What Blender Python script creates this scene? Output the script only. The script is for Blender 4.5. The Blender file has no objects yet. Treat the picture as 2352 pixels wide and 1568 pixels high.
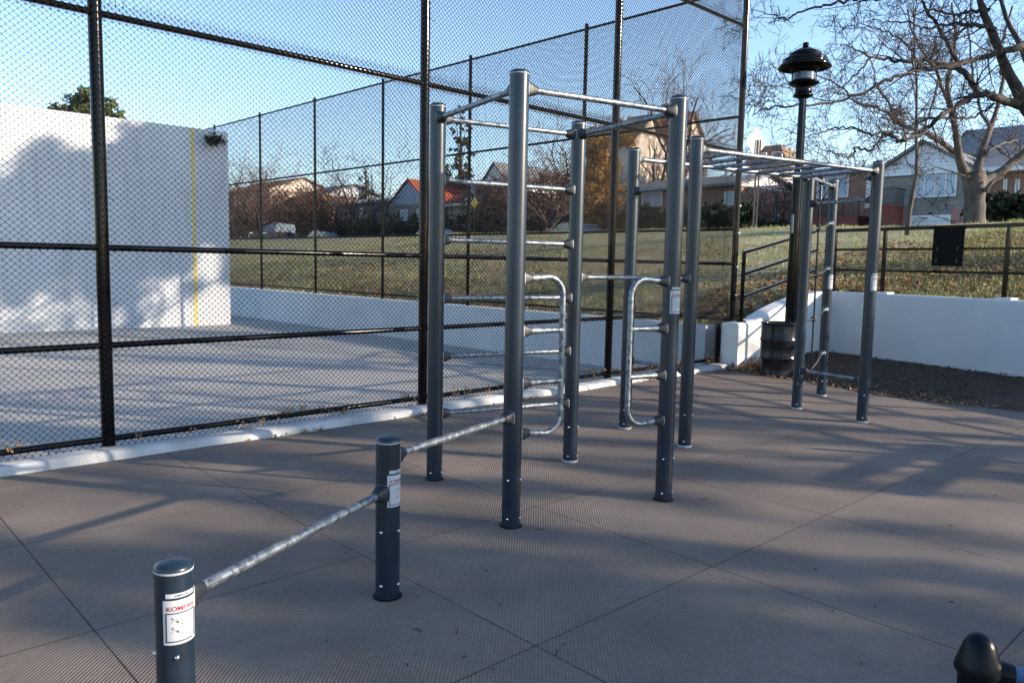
import bpy, math, random
import numpy as np
from mathutils import Vector, Matrix
R = math.radians
random.seed(7)
rng = np.random.default_rng(7)
scene = bpy.context.scene
col = scene.collection

# ------------------------------------------------------------------ camera
F, PITCH, ROLL, HC = 1793.93, R(5.7094), R(1.12306), 1.4081      # focal length in pixels of a 2352 px wide frame
fw = Vector((0, math.cos(PITCH), -math.sin(PITCH))); up = Vector((0, math.sin(PITCH), math.cos(PITCH)))
rt = Vector((1, 0, 0))
r2 = rt*math.cos(ROLL)+up*math.sin(ROLL); u2 = -rt*math.sin(ROLL)+up*math.cos(ROLL)
CAM = Vector((0, 0, HC))
cam = bpy.data.objects.new('camera', bpy.data.cameras.new('camera')); col.objects.link(cam)
cam.data.sensor_width = 36; cam.data.lens = 36*F/2352
cam.data.clip_start = .05; cam.data.clip_end = 3000
m = Matrix((r2, u2, -fw)).transposed().to_4x4(); m.translation = CAM
cam.matrix_world = m
scene.camera = cam

# ------------------------------------------------------------------ sky, sun, exposure
SUN_AZ, SUN_EL = 103.0, 17.0
tosun = Vector((math.cos(R(SUN_EL))*math.sin(R(SUN_AZ)), math.cos(R(SUN_EL))*math.cos(R(SUN_AZ)), math.sin(R(SUN_EL))))
w = bpy.data.worlds.new('World'); scene.world = w; w.use_nodes = True
nt = w.node_tree; nt.nodes.clear()
sky = nt.nodes.new('ShaderNodeTexSky'); sky.sky_type = 'NISHITA'; sky.sun_disc = False
sky.sun_elevation = R(SUN_EL); sky.sun_rotation = R(SUN_AZ); sky.air_density = 1.0; sky.dust_density = .35; sky.ozone_density = 1.8
bg = nt.nodes.new('ShaderNodeBackground'); bg.inputs['Strength'].default_value = .15
wo = nt.nodes.new('ShaderNodeOutputWorld')
wb = nt.nodes.new('ShaderNodeVectorMath'); wb.operation = 'MULTIPLY'; wb.inputs[1].default_value = (1.0, 1.04, 1.12)
nt.links.new(sky.outputs[0], wb.inputs[0]); nt.links.new(wb.outputs[0], bg.inputs[0]); nt.links.new(bg.outputs[0], wo.inputs[0])
sun = bpy.data.objects.new('sun', bpy.data.lights.new('sun', 'SUN')); col.objects.link(sun)
sun.data.energy = 5.0; sun.data.angle = R(.55); sun.data.color = (1, .83, .64)
sun.rotation_euler = tosun.to_track_quat('Z', 'Y').to_euler()
scene.view_settings.view_transform = 'Standard'; scene.view_settings.look = 'None'
scene.view_settings.exposure = 1.12; scene.view_settings.gamma = 1

# ------------------------------------------------------------------ pixel -> place
def ray(x, y): return fw+r2*((x-1176)/F)+u2*((784-y)/F)
def G(x, y, z=0.):
    d = ray(x, y); return CAM+d*((z-HC)/d.z)
def AT(x, y, Y):
    d = ray(x, y); return CAM+d*(Y/d.y)
def PL(x, y, p0, nrm):
    d = ray(x, y); return CAM+d*((p0-CAM).dot(nrm)/d.dot(nrm))
def hat(x, y, b):
    d = ray(x, y); return (CAM+d*(math.hypot(b[0], b[1])/math.hypot(d.x, d.y))).z
e1 = Vector((math.sin(R(136)), math.cos(R(136)), 0)); nn = Vector((math.sin(R(46)), math.cos(R(46)), 0))
O4 = Vector((3.16, 11.23, 0))
def ST(s, t, z=0.): return O4+nn*s+e1*t+Vector((0, 0, z))       # s metres beyond the court wall, t metres along it
def st_of(p): q = Vector((p[0], p[1], 0))-O4; return q.dot(nn), q.dot(e1)
def FS(x, y, s):                                                # pixel on the upright plane at distance s: t, z
    p = PL(x, y, O4+nn*s, nn); return (p-O4).dot(e1), p.z

# ------------------------------------------------------------------ materials
def nodes(mt):
    mt.use_nodes = True; n = mt.node_tree
    return n, n.nodes['Principled BSDF']
def mat(name, c, rough=.6, metal=0., var=.0, vscale=3., c2=None, bump=0., bscale=40., coat=0., spec=.5, stretch=None, detail=4.):
    mt = bpy.data.materials.new(name); n, b = nodes(mt); L = n.links
    b.inputs['Roughness'].default_value = rough; b.inputs['Metallic'].default_value = metal
    b.inputs['Coat Weight'].default_value = coat; b.inputs['Specular IOR Level'].default_value = spec
    b.inputs['Base Color'].default_value = (*c, 1)
    if var or c2 or bump:
        tc = n.nodes.new('ShaderNodeTexCoord'); mp = n.nodes.new('ShaderNodeMapping'); L.new(tc.outputs['Object'], mp.inputs[0])
        if stretch: mp.inputs['Scale'].default_value = stretch
    if var or c2:
        t = n.nodes.new('ShaderNodeTexNoise'); t.inputs['Scale'].default_value = vscale; t.inputs['Detail'].default_value = detail
        t.inputs['Roughness'].default_value = .65
        L.new(mp.outputs[0], t.inputs['Vector'])
        r = n.nodes.new('ShaderNodeValToRGB'); r.color_ramp.elements[0].position = .35; r.color_ramp.elements[1].position = .65
        a = c; bb = c2 or tuple(min(1, x*(1+var)) for x in c)
        if not c2: a = tuple(x*(1-var) for x in c)
        r.color_ramp.elements[0].color = (*a, 1); r.color_ramp.elements[1].color = (*bb, 1)
        L.new(t.outputs[0], r.inputs[0]); L.new(r.outputs[0], b.inputs['Base Color'])
    if bump:
        t = n.nodes.new('ShaderNodeTexNoise'); t.inputs['Scale'].default_value = bscale; t.inputs['Detail'].default_value = 5
        L.new(mp.outputs[0], t.inputs['Vector'])
        bp = n.nodes.new('ShaderNodeBump'); bp.inputs['Strength'].default_value = min(1, bump); bp.inputs['Distance'].default_value = .01
        L.new(t.outputs[0], bp.inputs['Height']); L.new(bp.outputs[0], b.inputs['Normal'])
    return mt
def brick(name, c1, c2, mortar, bw=.22, bh=.075, ms=.012, rough=.85, offs=.5):
    mt = bpy.data.materials.new(name); n, b = nodes(mt); L = n.links
    b.inputs['Roughness'].default_value = rough
    tc = n.nodes.new('ShaderNodeTexCoord'); sp = n.nodes.new('ShaderNodeSeparateXYZ'); L.new(tc.outputs['Object'], sp.inputs[0])
    ad = n.nodes.new('ShaderNodeMath'); ad.operation = 'ADD'; L.new(sp.outputs[0], ad.inputs[0]); L.new(sp.outputs[1], ad.inputs[1])
    cb = n.nodes.new('ShaderNodeCombineXYZ'); L.new(ad.outputs[0], cb.inputs[0]); L.new(sp.outputs[2], cb.inputs[1])
    t = n.nodes.new('ShaderNodeTexBrick'); L.new(cb.outputs[0], t.inputs['Vector']); t.offset = offs
    t.inputs['Scale'].default_value = 1; t.inputs['Brick Width'].default_value = bw; t.inputs['Row Height'].default_value = bh
    t.inputs['Mortar Size'].default_value = ms; t.inputs['Color1'].default_value = (*c1, 1); t.inputs['Color2'].default_value = (*c2, 1)
    t.inputs['Mortar'].default_value = (*mortar, 1)
    L.new(t.outputs[0], b.inputs['Base Color'])
    return mt

def rubber_mat():
    mt = bpy.data.materials.new('rubber_tiles'); n, b = nodes(mt); L = n.links
    N = n.nodes.new
    tc = N('ShaderNodeTexCoord'); mp = N('ShaderNodeMapping'); mp.vector_type = 'TEXTURE'
    mp.inputs['Rotation'].default_value = (0, 0, R(90-46.8)); mp.inputs['Location'].default_value = (.11, 2.77, 0)
    L.new(tc.outputs['Object'], mp.inputs[0])
    sp = N('ShaderNodeSeparateXYZ'); L.new(mp.outputs[0], sp.inputs[0])
    def M(op, a, bb=None, cc=None):
        q = N('ShaderNodeMath'); q.operation = op
        for i, v in enumerate((a, bb, cc)):
            if v is None: continue
            if isinstance(v, (int, float)): q.inputs[i].default_value = v
            else: L.new(v, q.inputs[i])
        return q.outputs[0]
    X, Y = sp.outputs[0], sp.outputs[1]
    T = 1.178
    jn = N('ShaderNodeTexNoise'); jn.inputs['Scale'].default_value = 3; jn.inputs['Detail'].default_value = 4; L.new(tc.outputs['Object'], jn.inputs['Vector'])
    def joint(c):
        f = M('ABSOLUTE', M('SUBTRACT', M('FRACT', M('ADD', M('DIVIDE', c, T), .5)), .5))
        return M('LESS_THAN', M('ADD', f, M('MULTIPLY', M('SUBTRACT', jn.outputs[0], .5), .004)), .0026)
    j = M('MAXIMUM', joint(X), joint(Y))
    # raised nubs
    P = .019
    nb = M('MULTIPLY', M('SINE', M('MULTIPLY', X, 2*math.pi/P)), M('SINE', M('MULTIPLY', Y, 2*math.pi/P)))
    no = N('ShaderNodeTexNoise'); no.inputs['Scale'].default_value = 1.3; no.inputs['Detail'].default_value = 6; L.new(tc.outputs['Object'], no.inputs['Vector'])
    r = N('ShaderNodeValToRGB'); r.color_ramp.elements[0].position = .3; r.color_ramp.elements[1].position = .7
    r.color_ramp.elements[0].color = (.130, .104, .086, 1); r.color_ramp.elements[1].color = (.200, .160, .130, 1)
    L.new(no.outputs[0], r.inputs[0])
    # small dry stains and scuffs
    n2 = N('ShaderNodeTexNoise'); n2.inputs['Scale'].default_value = 38; n2.inputs['Detail'].default_value = 4; L.new(tc.outputs['Object'], n2.inputs['Vector'])
    sc = M('MULTIPLY', M('SUBTRACT', n2.outputs[0], .5), .5)
    # each tile slightly different
    vt = N('ShaderNodeTexWhiteNoise'); vt.noise_dimensions = '2D'
    cb = N('ShaderNodeCombineXYZ'); L.new(M('FLOOR', M('DIVIDE', X, T)), cb.inputs[0]); L.new(M('FLOOR', M('DIVIDE', Y, T)), cb.inputs[1]); L.new(cb.outputs[0], vt.inputs['Vector'])
    k = M('ADD', M('MULTIPLY', vt.outputs[0], .12), M('ADD', sc, .94))
    n3 = N('ShaderNodeTexNoise'); n3.inputs['Scale'].default_value = 4.5; n3.inputs['Detail'].default_value = 9; n3.inputs['Roughness'].default_value = .7; n3.inputs['Distortion'].default_value = .6; L.new(tc.outputs['Object'], n3.inputs['Vector'])
    k = M('ADD', k, M('MULTIPLY', M('SUBTRACT', n3.outputs[0], .5), .42))
    n4 = N('ShaderNodeTexNoise'); n4.inputs['Scale'].default_value = 75; n4.inputs['Detail'].default_value = 2; L.new(tc.outputs['Object'], n4.inputs['Vector'])
    k = M('ADD', k, M('MULTIPLY', M('GREATER_THAN', n4.outputs[0], .735), .5))
    k = M('MULTIPLY', k, M('ADD', M('MULTIPLY', nb, .10), 1.0))
    k = M('MULTIPLY', k, M('SUBTRACT', 1.0, M('MULTIPLY', j, .8)))
    mx = N('ShaderNodeVectorMath'); mx.operation = 'SCALE'; L.new(r.outputs[0], mx.inputs[0]); L.new(k, mx.inputs['Scale'])
    L.new(mx.outputs[0], b.inputs['Base Color'])
    bp = N('ShaderNodeBump'); bp.inputs['Strength'].default_value = .75; bp.inputs['Distance'].default_value = .0022
    h = M('SUBTRACT', M('MULTIPLY', nb, 1.0), M('MULTIPLY', j, 2.0))
    h = M('ADD', h, M('MULTIPLY', n2.outputs[0], .8))
    L.new(h, bp.inputs['Height']); L.new(bp.outputs[0], b.inputs['Normal'])
    b.inputs['Roughness'].default_value = .72; b.inputs['Specular IOR Level'].default_value = .35
    return mt

def galv_mat():
    mt = bpy.data.materials.new('galvanised_steel'); n, b = nodes(mt); L = n.links; N = n.nodes.new
    tc = N('ShaderNodeTexCoord'); v = N('ShaderNodeTexVoronoi'); v.inputs['Scale'].default_value = 48
    L.new(tc.outputs['Object'], v.inputs['Vector'])
    bw = N('ShaderNodeSeparateColor'); L.new(v.outputs['Color'], bw.inputs[0])
    r = N('ShaderNodeValToRGB'); r.color_ramp.elements[0].color = (.085, .105, .125, 1); r.color_ramp.elements[1].color = (.28, .315, .345, 1)
    L.new(bw.outputs[0], r.inputs[0])
    no = N('ShaderNodeTexNoise'); no.inputs['Scale'].default_value = 9; no.inputs['Detail'].default_value = 5; L.new(tc.outputs['Object'], no.inputs['Vector'])
    r2_ = N('ShaderNodeMapRange'); r2_.inputs['To Min'].default_value = .3; r2_.inputs['To Max'].default_value = .62; L.new(no.outputs[0], r2_.inputs[0])
    L.new(r.outputs[0], b.inputs['Base Color']); L.new(r2_.outputs[0], b.inputs['Roughness']); b.inputs['Metallic'].default_value = .75
    bp = N('ShaderNodeBump'); bp.inputs['Strength'].default_value = .25; bp.inputs['Distance'].default_value = .002; L.new(no.outputs[0], bp.inputs['Height']); L.new(bp.outputs[0], b.inputs['Normal'])
    return mt

def tint_mat(name, cols, rough=.8, trans=0., spec=.3):
    """colour drawn at random for every loose piece of the mesh (leaf, blade, needle clump)"""
    mt = bpy.data.materials.new(name); n, b = nodes(mt); L = n.links
    g = n.nodes.new('ShaderNodeNewGeometry'); r = n.nodes.new('ShaderNodeValToRGB')
    els = r.color_ramp.elements
    while len(els) < len(cols): els.new(.5)
    for i, c in enumerate(cols): els[i].position = i/(len(cols)-1); els[i].color = (*c, 1)
    L.new(g.outputs['Random Per Island'], r.inputs[0]); L.new(r.outputs[0], b.inputs['Base Color'])
    b.inputs['Roughness'].default_value = rough; b.inputs['Specular IOR Level'].default_value = spec
    if trans:
        t = n.nodes.new('ShaderNodeBsdfTranslucent'); L.new(r.outputs[0], t.inputs[0])
        mx = n.nodes.new('ShaderNodeMixShader'); mx.inputs[0].default_value = trans
        L.new(b.outputs[0], mx.inputs[1]); L.new(t.outputs[0], mx.inputs[2]); L.new(mx.outputs[0], n.nodes['Material Output'].inputs[0])
    return mt

M_ = {}
M_['rubber'] = rubber_mat()
M_['galv'] = galv_mat()
M_['navy'] = mat('anthracite_paint', (.009, .019, .032), .27, 0, .2, 6, bump=.06, bscale=220, coat=0, spec=.5)
M_['clamp'] = mat('black_clamp_plastic', (.012, .016, .022), .5, 0, .15, 20)
M_['greyring'] = mat('grey_gasket', (.30, .32, .34), .55)
M_['bolt'] = mat('stainless_bolt', (.6, .6, .6), .25, 1)
M_['label'] = mat('white_label', (.40, .43, .47), .45)
M_['red'] = mat('red_print', (.28, .008, .015), .5)
M_['ink'] = mat('dark_print', (.02, .022, .028), .5)
M_['skin'] = mat('flesh_print', (.5, .3, .22), .6)
M_['vinyl'] = mat('black_vinyl', (.0018, .002, .003), .13, 0, 0, spec=.2)
M_['vinylwire'] = mat('black_vinyl_wire', (.0022, .0025, .0035), .3, spec=.1)
M_['blackpaint'] = mat('gloss_black_paint', (.0018, .002, .003), .13, 0, .25, 14, spec=.2)
M_['blackmatte'] = mat('black_board', (.002, .002, .0025), .6, spec=.15)
M_['wire_tie'] = mat('aluminium_tie', (.55, .55, .53), .4, .8)
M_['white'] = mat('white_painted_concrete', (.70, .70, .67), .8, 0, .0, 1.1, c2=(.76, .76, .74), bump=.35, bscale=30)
M_['kerb'] = mat('worn_white_kerb', (.34, .35, .35), .85, 0, .0, 3.5, c2=(.50, .51, .51), bump=.9, bscale=26)
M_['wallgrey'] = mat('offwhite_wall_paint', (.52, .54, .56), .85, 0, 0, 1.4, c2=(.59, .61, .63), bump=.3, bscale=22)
def court_paint():
    mt = bpy.data.materials.new('court_wall_paint'); n, b = nodes(mt); L = n.links; N = n.nodes.new
    tc = N('ShaderNodeTexCoord')
    def noise(sc, lo, hi, a, c, stretch=None, det=6):
        mp = N('ShaderNodeMapping'); L.new(tc.outputs['Object'], mp.inputs[0])
        if stretch: mp.inputs['Scale'].default_value = stretch
        t = N('ShaderNodeTexNoise'); t.inputs['Scale'].default_value = sc; t.inputs['Detail'].default_value = det; L.new(mp.outputs[0], t.inputs['Vector'])
        r = N('ShaderNodeMapRange'); r.inputs['From Min'].default_value = lo; r.inputs['From Max'].default_value = hi; r.inputs['To Min'].default_value = a; r.inputs['To Max'].default_value = c
        L.new(t.outputs[0], r.inputs[0]); return r.outputs[0]
    v = N('ShaderNodeTexVoronoi'); v.inputs['Scale'].default_value = 3.2; v.inputs['Randomness'].default_value = 1; L.new(tc.outputs['Object'], v.inputs['Vector'])
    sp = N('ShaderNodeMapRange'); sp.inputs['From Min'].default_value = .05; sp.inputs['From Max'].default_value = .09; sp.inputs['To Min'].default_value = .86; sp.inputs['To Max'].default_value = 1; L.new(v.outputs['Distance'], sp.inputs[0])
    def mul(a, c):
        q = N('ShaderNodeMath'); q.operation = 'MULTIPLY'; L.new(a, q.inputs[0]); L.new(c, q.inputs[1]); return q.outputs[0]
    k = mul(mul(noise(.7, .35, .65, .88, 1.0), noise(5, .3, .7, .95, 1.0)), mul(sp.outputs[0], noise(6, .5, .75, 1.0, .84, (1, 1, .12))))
    sc = N('ShaderNodeVectorMath'); sc.operation = 'SCALE'; sc.inputs[0].default_value = (.55, .575, .60); L.new(k, sc.inputs['Scale']); L.new(sc.outputs[0], b.inputs['Base Color'])
    t = N('ShaderNodeTexNoise'); t.inputs['Scale'].default_value = 25; L.new(tc.outputs['Object'], t.inputs['Vector'])
    bp = N('ShaderNodeBump'); bp.inputs['Strength'].default_value = .35; bp.inputs['Distance'].default_value = .01; L.new(t.outputs[0], bp.inputs['Height']); L.new(bp.outputs[0], b.inputs['Normal']); b.inputs['Roughness'].default_value = .85
    return mt
M_['courtpaint'] = court_paint()
M_['yellow'] = mat('yellow_line_paint', (.58, .48, .17), .7)
M_['asphalt'] = mat('court_asphalt', (.34, .325, .30), .85, 0, 0, .55, c2=(.43, .405, .36), bump=.5, bscale=90, detail=8)
M_['road'] = mat('road_asphalt', (.05, .05, .052), .85, 0, .15, 1.5)
M_['dirt'] = mat('dark_mulch', (.034, .022, .013), .95, 0, 0, 9, c2=(.075, .048, .030), bump=1., bscale=34, detail=8)
M_['turf'] = mat('turf_soil', (.17, .185, .06), .95, 0, 0, .9, c2=(.36, .28, .165), bump=1., bscale=18, detail=9)
M_['concrete'] = mat('concrete_path', (.30, .28, .25), .9, 0, 0, 4, c2=(.4, .38, .34), bump=.4)
M_['grassblade'] = tint_mat('grass_blades', [(.13, .18, .045), (.24, .28, .08), (.52, .46, .25), (.17, .22, .06), (.42, .38, .19)], .6, .25)
M_['leaf'] = tint_mat('dry_leaves', [(.16, .085, .035), (.33, .21, .11), (.24, .13, .06), (.42, .30, .19)], .75, .15)
M_['leafdark'] = tint_mat('old_leaves', [(.05, .03, .02), (.12, .07, .04), (.08, .05, .03)], .8)
M_['bark'] = mat('grey_bark', (.045, .040, .037), .92, 0, 0, 7, c2=(.12, .105, .092), bump=1., bscale=16, stretch=(1, 1, .35), detail=8)
M_['darkbark'] = mat('dark_bark', (.022, .019, .018), .9, 0, 0, 9, c2=(.062, .052, .046), bump=.8, bscale=20)
M_['twig'] = tint_mat('twigs', [(.03, .024, .024), (.075, .058, .05), (.05, .038, .036)], .85)
M_['redtwig'] = tint_mat('reddish_twigs', [(.10, .055, .045), (.19, .11, .08), (.14, .08, .07)], .85)
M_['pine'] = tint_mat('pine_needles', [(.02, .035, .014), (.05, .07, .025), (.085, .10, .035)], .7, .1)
M_['pinelit'] = tint_mat('lit_pine_needles', [(.05, .075, .025), (.11, .13, .045), (.16, .17, .07)], .7, .15)  # brighter copy of the pine needles, sunlight put into the colour
M_['gold'] = tint_mat('golden_leaves', [(.24, .13, .035), (.40, .25, .075), (.32, .17, .05), (.17, .12, .04)], .7, .25)
M_['brownleaf'] = tint_mat('brown_shrub_leaves', [(.14, .07, .04), (.25, .13, .075), (.18, .11, .07)], .8, .15)
M_['hedge'] = tint_mat('dark_hedge_leaves', [(.010, .018, .009), (.022, .034, .014), (.035, .045, .02)], .75)
M_['brick'] = brick('red_brick', (.30, .115, .06), (.23, .085, .05), (.30, .25, .21))
M_['tanbrick'] = brick('tan_brick', (.50, .37, .27), (.42, .31, .23), (.5, .45, .4), .3, .1)
M_['stone'] = brick('grey_stone', (.19, .19, .17), (.26, .25, .22), (.15, .15, .14), .55, .2, .012)
M_['pink'] = mat('pink_block', (.36, .19, .17), .85, 0, .12, 4)
M_['redwall'] = mat('red_stucco', (.19, .055, .04), .85, 0, .12, 4)
M_['siding'] = brick('pale_siding', (.76, .80, .84), (.74, .78, .82), (.52, .55, .58), 40, .16, .012, .7)
M_['bluesiding'] = brick('blue_siding', (.36, .44, .56), (.36, .44, .55), (.25, .31, .4), 40, .18, .014, .7)
M_['cream'] = mat('cream_stucco', (.72, .62, .52), .85, 0, .1, 2)
M_['whitetrim'] = mat('white_trim', (.75, .75, .74), .5)
M_['redroof'] = brick('red_roof_tiles', (.42, .085, .04), (.34, .07, .035), (.2, .05, .03), .3, .22, .02)
M_['brownroof'] = brick('brown_shingles', (.20, .13, .08), (.26, .17, .11), (.12, .08, .05), .3, .2, .015)
M_['greyroof'] = mat('grey_shingles', (.16, .17, .18), .9, 0, .2, 9)
M_['whiteroof'] = mat('pale_flat_roof', (.62, .60, .57), .8, 0, .06, 2)
M_['glass'] = mat('window_glass', (.18, .24, .30), .08, 0, .0, spec=.8)
M_['blind'] = mat('window_blind', (.42, .50, .58), .35, 0, .05, 3)
M_['iron'] = mat('black_iron', (.012, .012, .014), .5)
M_['rubberblack'] = mat('black_rubber_grip', (.003, .004, .007), .3, spec=.15)
M_['bluetube'] = mat('blue_powder_coat', (.02, .065, .17), .45)
M_['rope'] = mat('black_rope', (.012, .011, .012), .8, bump=.8, bscale=300)
M_['ropelight'] = mat('grey_steel_rope', (.05, .048, .044), .7)
M_['lampglass'] = mat('lamp_glass', (.10, .13, .17), .15, spec=.6)
M_['carwhite'] = mat('white_car_paint', (.70, .71, .73), .25, coat=.6)
M_['cardark'] = mat('dark_car_paint', (.012, .013, .016), .22, coat=.6)
M_['carblue'] = mat('blue_grey_car_paint', (.02, .03, .05), .25, coat=.6)
M_['tyre'] = mat('tyre', (.015, .015, .015), .8)
M_['chrome'] = mat('chrome', (.7, .7, .7), .15, 1)
M_['taillight'] = mat('red_lens', (.45, .01, .015), .2, coat=.5)
M_['signyellow'] = mat('yellow_sign', (.75, .5, .03), .5)
M_['sign'] = mat('white_sign_sheet', (.80, .79, .76), .45)

# ------------------------------------------------------------------ mesh building
class MB:
    def __init__(s): s.v = []; s.f = []; s.m = []; s.sm = []
    def add(s, vs, fs, mi=0, smooth=False):
        o = len(s.v); s.v += [tuple(v) for v in vs]; s.f += [tuple(o+i for i in f) for f in fs]; s.m += [mi]*len(fs); s.sm += [smooth]*len(fs)
    def box(s, c, size, rot=None, mi=0, bevel=0.):
        hx, hy, hz = size[0]/2, size[1]/2, size[2]/2; c = Vector(c)
        M = rot or Matrix.Identity(3)
        if bevel <= 0:
            P = [(x, y, z) for x in (-hx, hx) for y in (-hy, hy) for z in (-hz, hz)]
            s.add([c+M@Vector(p) for p in P], [(0, 1, 3, 2), (4, 6, 7, 5), (0, 4, 5, 1), (2, 3, 7, 6), (0, 2, 6, 4), (1, 5, 7, 3)], mi)
        else:
            # chamfered box: a ring of eight points per level, four levels
            b = bevel; lv = []
            for z, i in ((-hz, b), (-hz+b, 0), (hz-b, 0), (hz, b)):
                x, y = hx-i, hy-i; k = b if i == 0 else b*.6
                lv.append([(x-k, -y, z), (x, -y+k, z), (x, y-k, z), (x-k, y, z), (-x+k, y, z), (-x, y-k, z), (-x, -y+k, z), (-x+k, -y, z)])
            vs = [c+M@Vector(p) for l in lv for p in l]; fs = []
            for a in range(3):
                for i in range(8): j = (i+1) % 8; fs.append((a*8+i, a*8+j, a*8+8+j, a*8+8+i))
            fs.append(tuple(range(7, -1, -1))); fs.append(tuple(range(24, 32)))
            s.add(vs, fs, mi)
    def beam(s, a, b, wd, ht, mi=0, bevel=0.):
        a = Vector(a); b = Vector(b); d = b-a; L = d.length; x = d.normalized()
        z = Vector((0, 0, 1)) if abs(x.z) < .98 else Vector((0, 1, 0))
        y = z.cross(x).normalized(); z = x.cross(y)
        s.box((a+b)/2, (L, wd, ht), Matrix((x, y, z)).transposed(), mi, bevel)
    def tube(s, path, rad, n=12, mi=0, caps=True, closed=False):
        path = [Vector(p) for p in path]; k = len(path)
        if not hasattr(rad, '__len__'): rad = [rad]*k
        t0 = (path[1]-path[0]).normalized()
        ref = Vector((0, 0, 1)) if abs(t0.z) < .9 else Vector((1, 0, 0))
        u = t0.cross(ref).normalized(); vs = []
        for i, p in enumerate(path):
            t = (path[min(i+1, k-1)]-path[max(i-1, 0)])
            t = t.normalized() if t.length > 1e-9 else t0
            u = (u-t*u.dot(t)); u = u.normalized() if u.length > 1e-6 else t.orthogonal().normalized(); v = t.cross(u)
            for j in range(n):
                a = 2*math.pi*j/n; vs.append(p+(u*math.cos(a)+v*math.sin(a))*rad[i])
        fs = [(i*n+j, i*n+(j+1) % n, (i+1)*n+(j+1) % n, (i+1)*n+j) for i in range(k-1) for j in range(n)]
        s.add(vs, fs, mi, True)
        if caps:
            s.add([vs[j] for j in range(n)], [tuple(range(n-1, -1, -1))], mi); s.add([vs[(k-1)*n+j] for j in range(n)], [tuple(range(n))], mi)
    def lathe(s, base, prof, n=24, mi=0, axis=None, smooth=True):
        base = Vector(base); ax = Vector(axis).normalized() if axis else Vector((0, 0, 1))
        u = ax.orthogonal().normalized(); v = ax.cross(u); vs = []
        for r, z in prof:
            for j in range(n):
                a = 2*math.pi*j/n; vs.append(base+ax*z+(u*math.cos(a)+v*math.sin(a))*r)
        k = len(prof)
        fs = [(i*n+j, i*n+(j+1) % n, (i+1)*n+(j+1) % n, (i+1)*n+j) for i in range(k-1) for j in range(n)]
        s.add(vs, fs, mi, smooth)
    def prism(s, poly, axis, mi=0):      # poly: 3D points, axis: extrusion vector
        n = len(poly); a = [Vector(p) for p in poly]; b = [p+Vector(axis) for p in a]
        fs = [tuple(range(n-1, -1, -1)), tuple(range(n, 2*n))]+[(i, (i+1) % n, n+(i+1) % n, n+i) for i in range(n)]
        s.add(a+b, fs, mi)
    def build(s, name, mats, parent=None, loc=None):
        me = bpy.data.meshes.new(name)
        off = Vector(loc) if loc else Vector((0, 0, 0))
        vs = [tuple(Vector(v)-off) for v in s.v] if loc else s.v
        me.from_pydata(vs, [], s.f)
        if not isinstance(mats, (list, tuple)): mats = [mats]
        for mm in mats: me.materials.append(M_[mm] if isinstance(mm, str) else mm)
        if len(mats) > 1: me.polygons.foreach_set('material_index', s.m)
        me.polygons.foreach_set('use_smooth', s.sm)
        me.update()
        o = bpy.data.objects.new(name, me); col.objects.link(o)
        if parent is not None:
            o.parent = parent
            o.matrix_parent_inverse = parent.matrix_basis.inverted() if s.world else Matrix.Identity(4)
        if loc: o.location = off
        return o
    world = True
def fast_mesh(name, V, Fc, mats, parent=None, smooth=False):
    """V (n,3) array, Fc (m,k) array of equal polygons"""
    me = bpy.data.meshes.new(name); k = Fc.shape[1]
    me.vertices.add(len(V)); me.vertices.foreach_set('co', np.asarray(V, np.float32).ravel())
    me.loops.add(Fc.size); me.loops.foreach_set('vertex_index', Fc.astype(np.int32).ravel())
    me.polygons.add(len(Fc)); me.polygons.foreach_set('loop_start', np.arange(0, Fc.size, k, dtype=np.int32))
    if smooth: me.polygons.foreach_set('use_smooth', np.ones(len(Fc), bool))
    me.update(calc_edges=True)
    me.materials.append(M_[mats])
    o = bpy.data.objects.new(name, me); col.objects.link(o)
    if parent is not None: o.parent = parent; o.matrix_parent_inverse = parent.matrix_basis.inverted()
    return o
def tag(o, label=None, cat=None, group=None, kind=None):
    if label: o['label'] = label
    if cat: o['category'] = cat
    if group: o['group'] = group
    if kind: o['kind'] = kind
    return o
def thing(name, label, cat, loc=(0, 0, 0), rz=0., group=None):
    o = bpy.data.objects.new(name, None); col.objects.link(o); o.empty_display_size = .2
    o.location = loc; o.rotation_euler = (0, 0, rz)
    o.matrix_basis = Matrix.Translation(Vector(loc))@Matrix.Rotation(rz, 4, 'Z')
    return tag(o, label, cat, group)

# vectorised segment soup: every segment a little n-sided prism
def seg_soup(A, B, ra, rb, n=3):
    A = np.asarray(A, float); B = np.asarray(B, float); d = B-A; L = np.linalg.norm(d, axis=1, keepdims=True)+1e-9; d = d/L
    ref = np.where(np.abs(d[:, 2:3]) < .9, np.array([[0, 0, 1.]]), np.array([[1., 0, 0]]))
    u = np.cross(d, ref); u /= np.linalg.norm(u, axis=1, keepdims=True)+1e-9; v = np.cross(d, u)
    N = len(A); V = np.zeros((N, 2*n, 3))
    ra = np.broadcast_to(np.asarray(ra, float), (N,))[:, None]; rb = np.broadcast_to(np.asarray(rb, float), (N,))[:, None]
    for j in range(n):
        a = 2*math.pi*j/n; o = u*math.cos(a)+v*math.sin(a)
        V[:, j] = A+o*ra; V[:, n+j] = B+o*rb
    base = (np.arange(N)*2*n)[:, None]
    Fs = [base+np.array([[j, (j+1) % n, n+(j+1) % n, n+j]]) for j in range(n)]
    return V.reshape(-1, 3), np.concatenate(Fs)

# ================================================================== SETTING
def sheet(name, pts, z, m_, kind='structure', thick=0.):
    b = MB(); b.add([(p[0], p[1], z) for p in pts], [tuple(range(len(pts)))]); o = b.build(name, m_); o['kind'] = kind
    return o
K0 = Vector((-3.22, 4.83, 0)); K1 = Vector((2.94, 10.77, 0)); kd = (K1-K0).normalized(); kn = Vector((-kd.y, kd.x, 0))   # kerb line, kn points to the court
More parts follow.
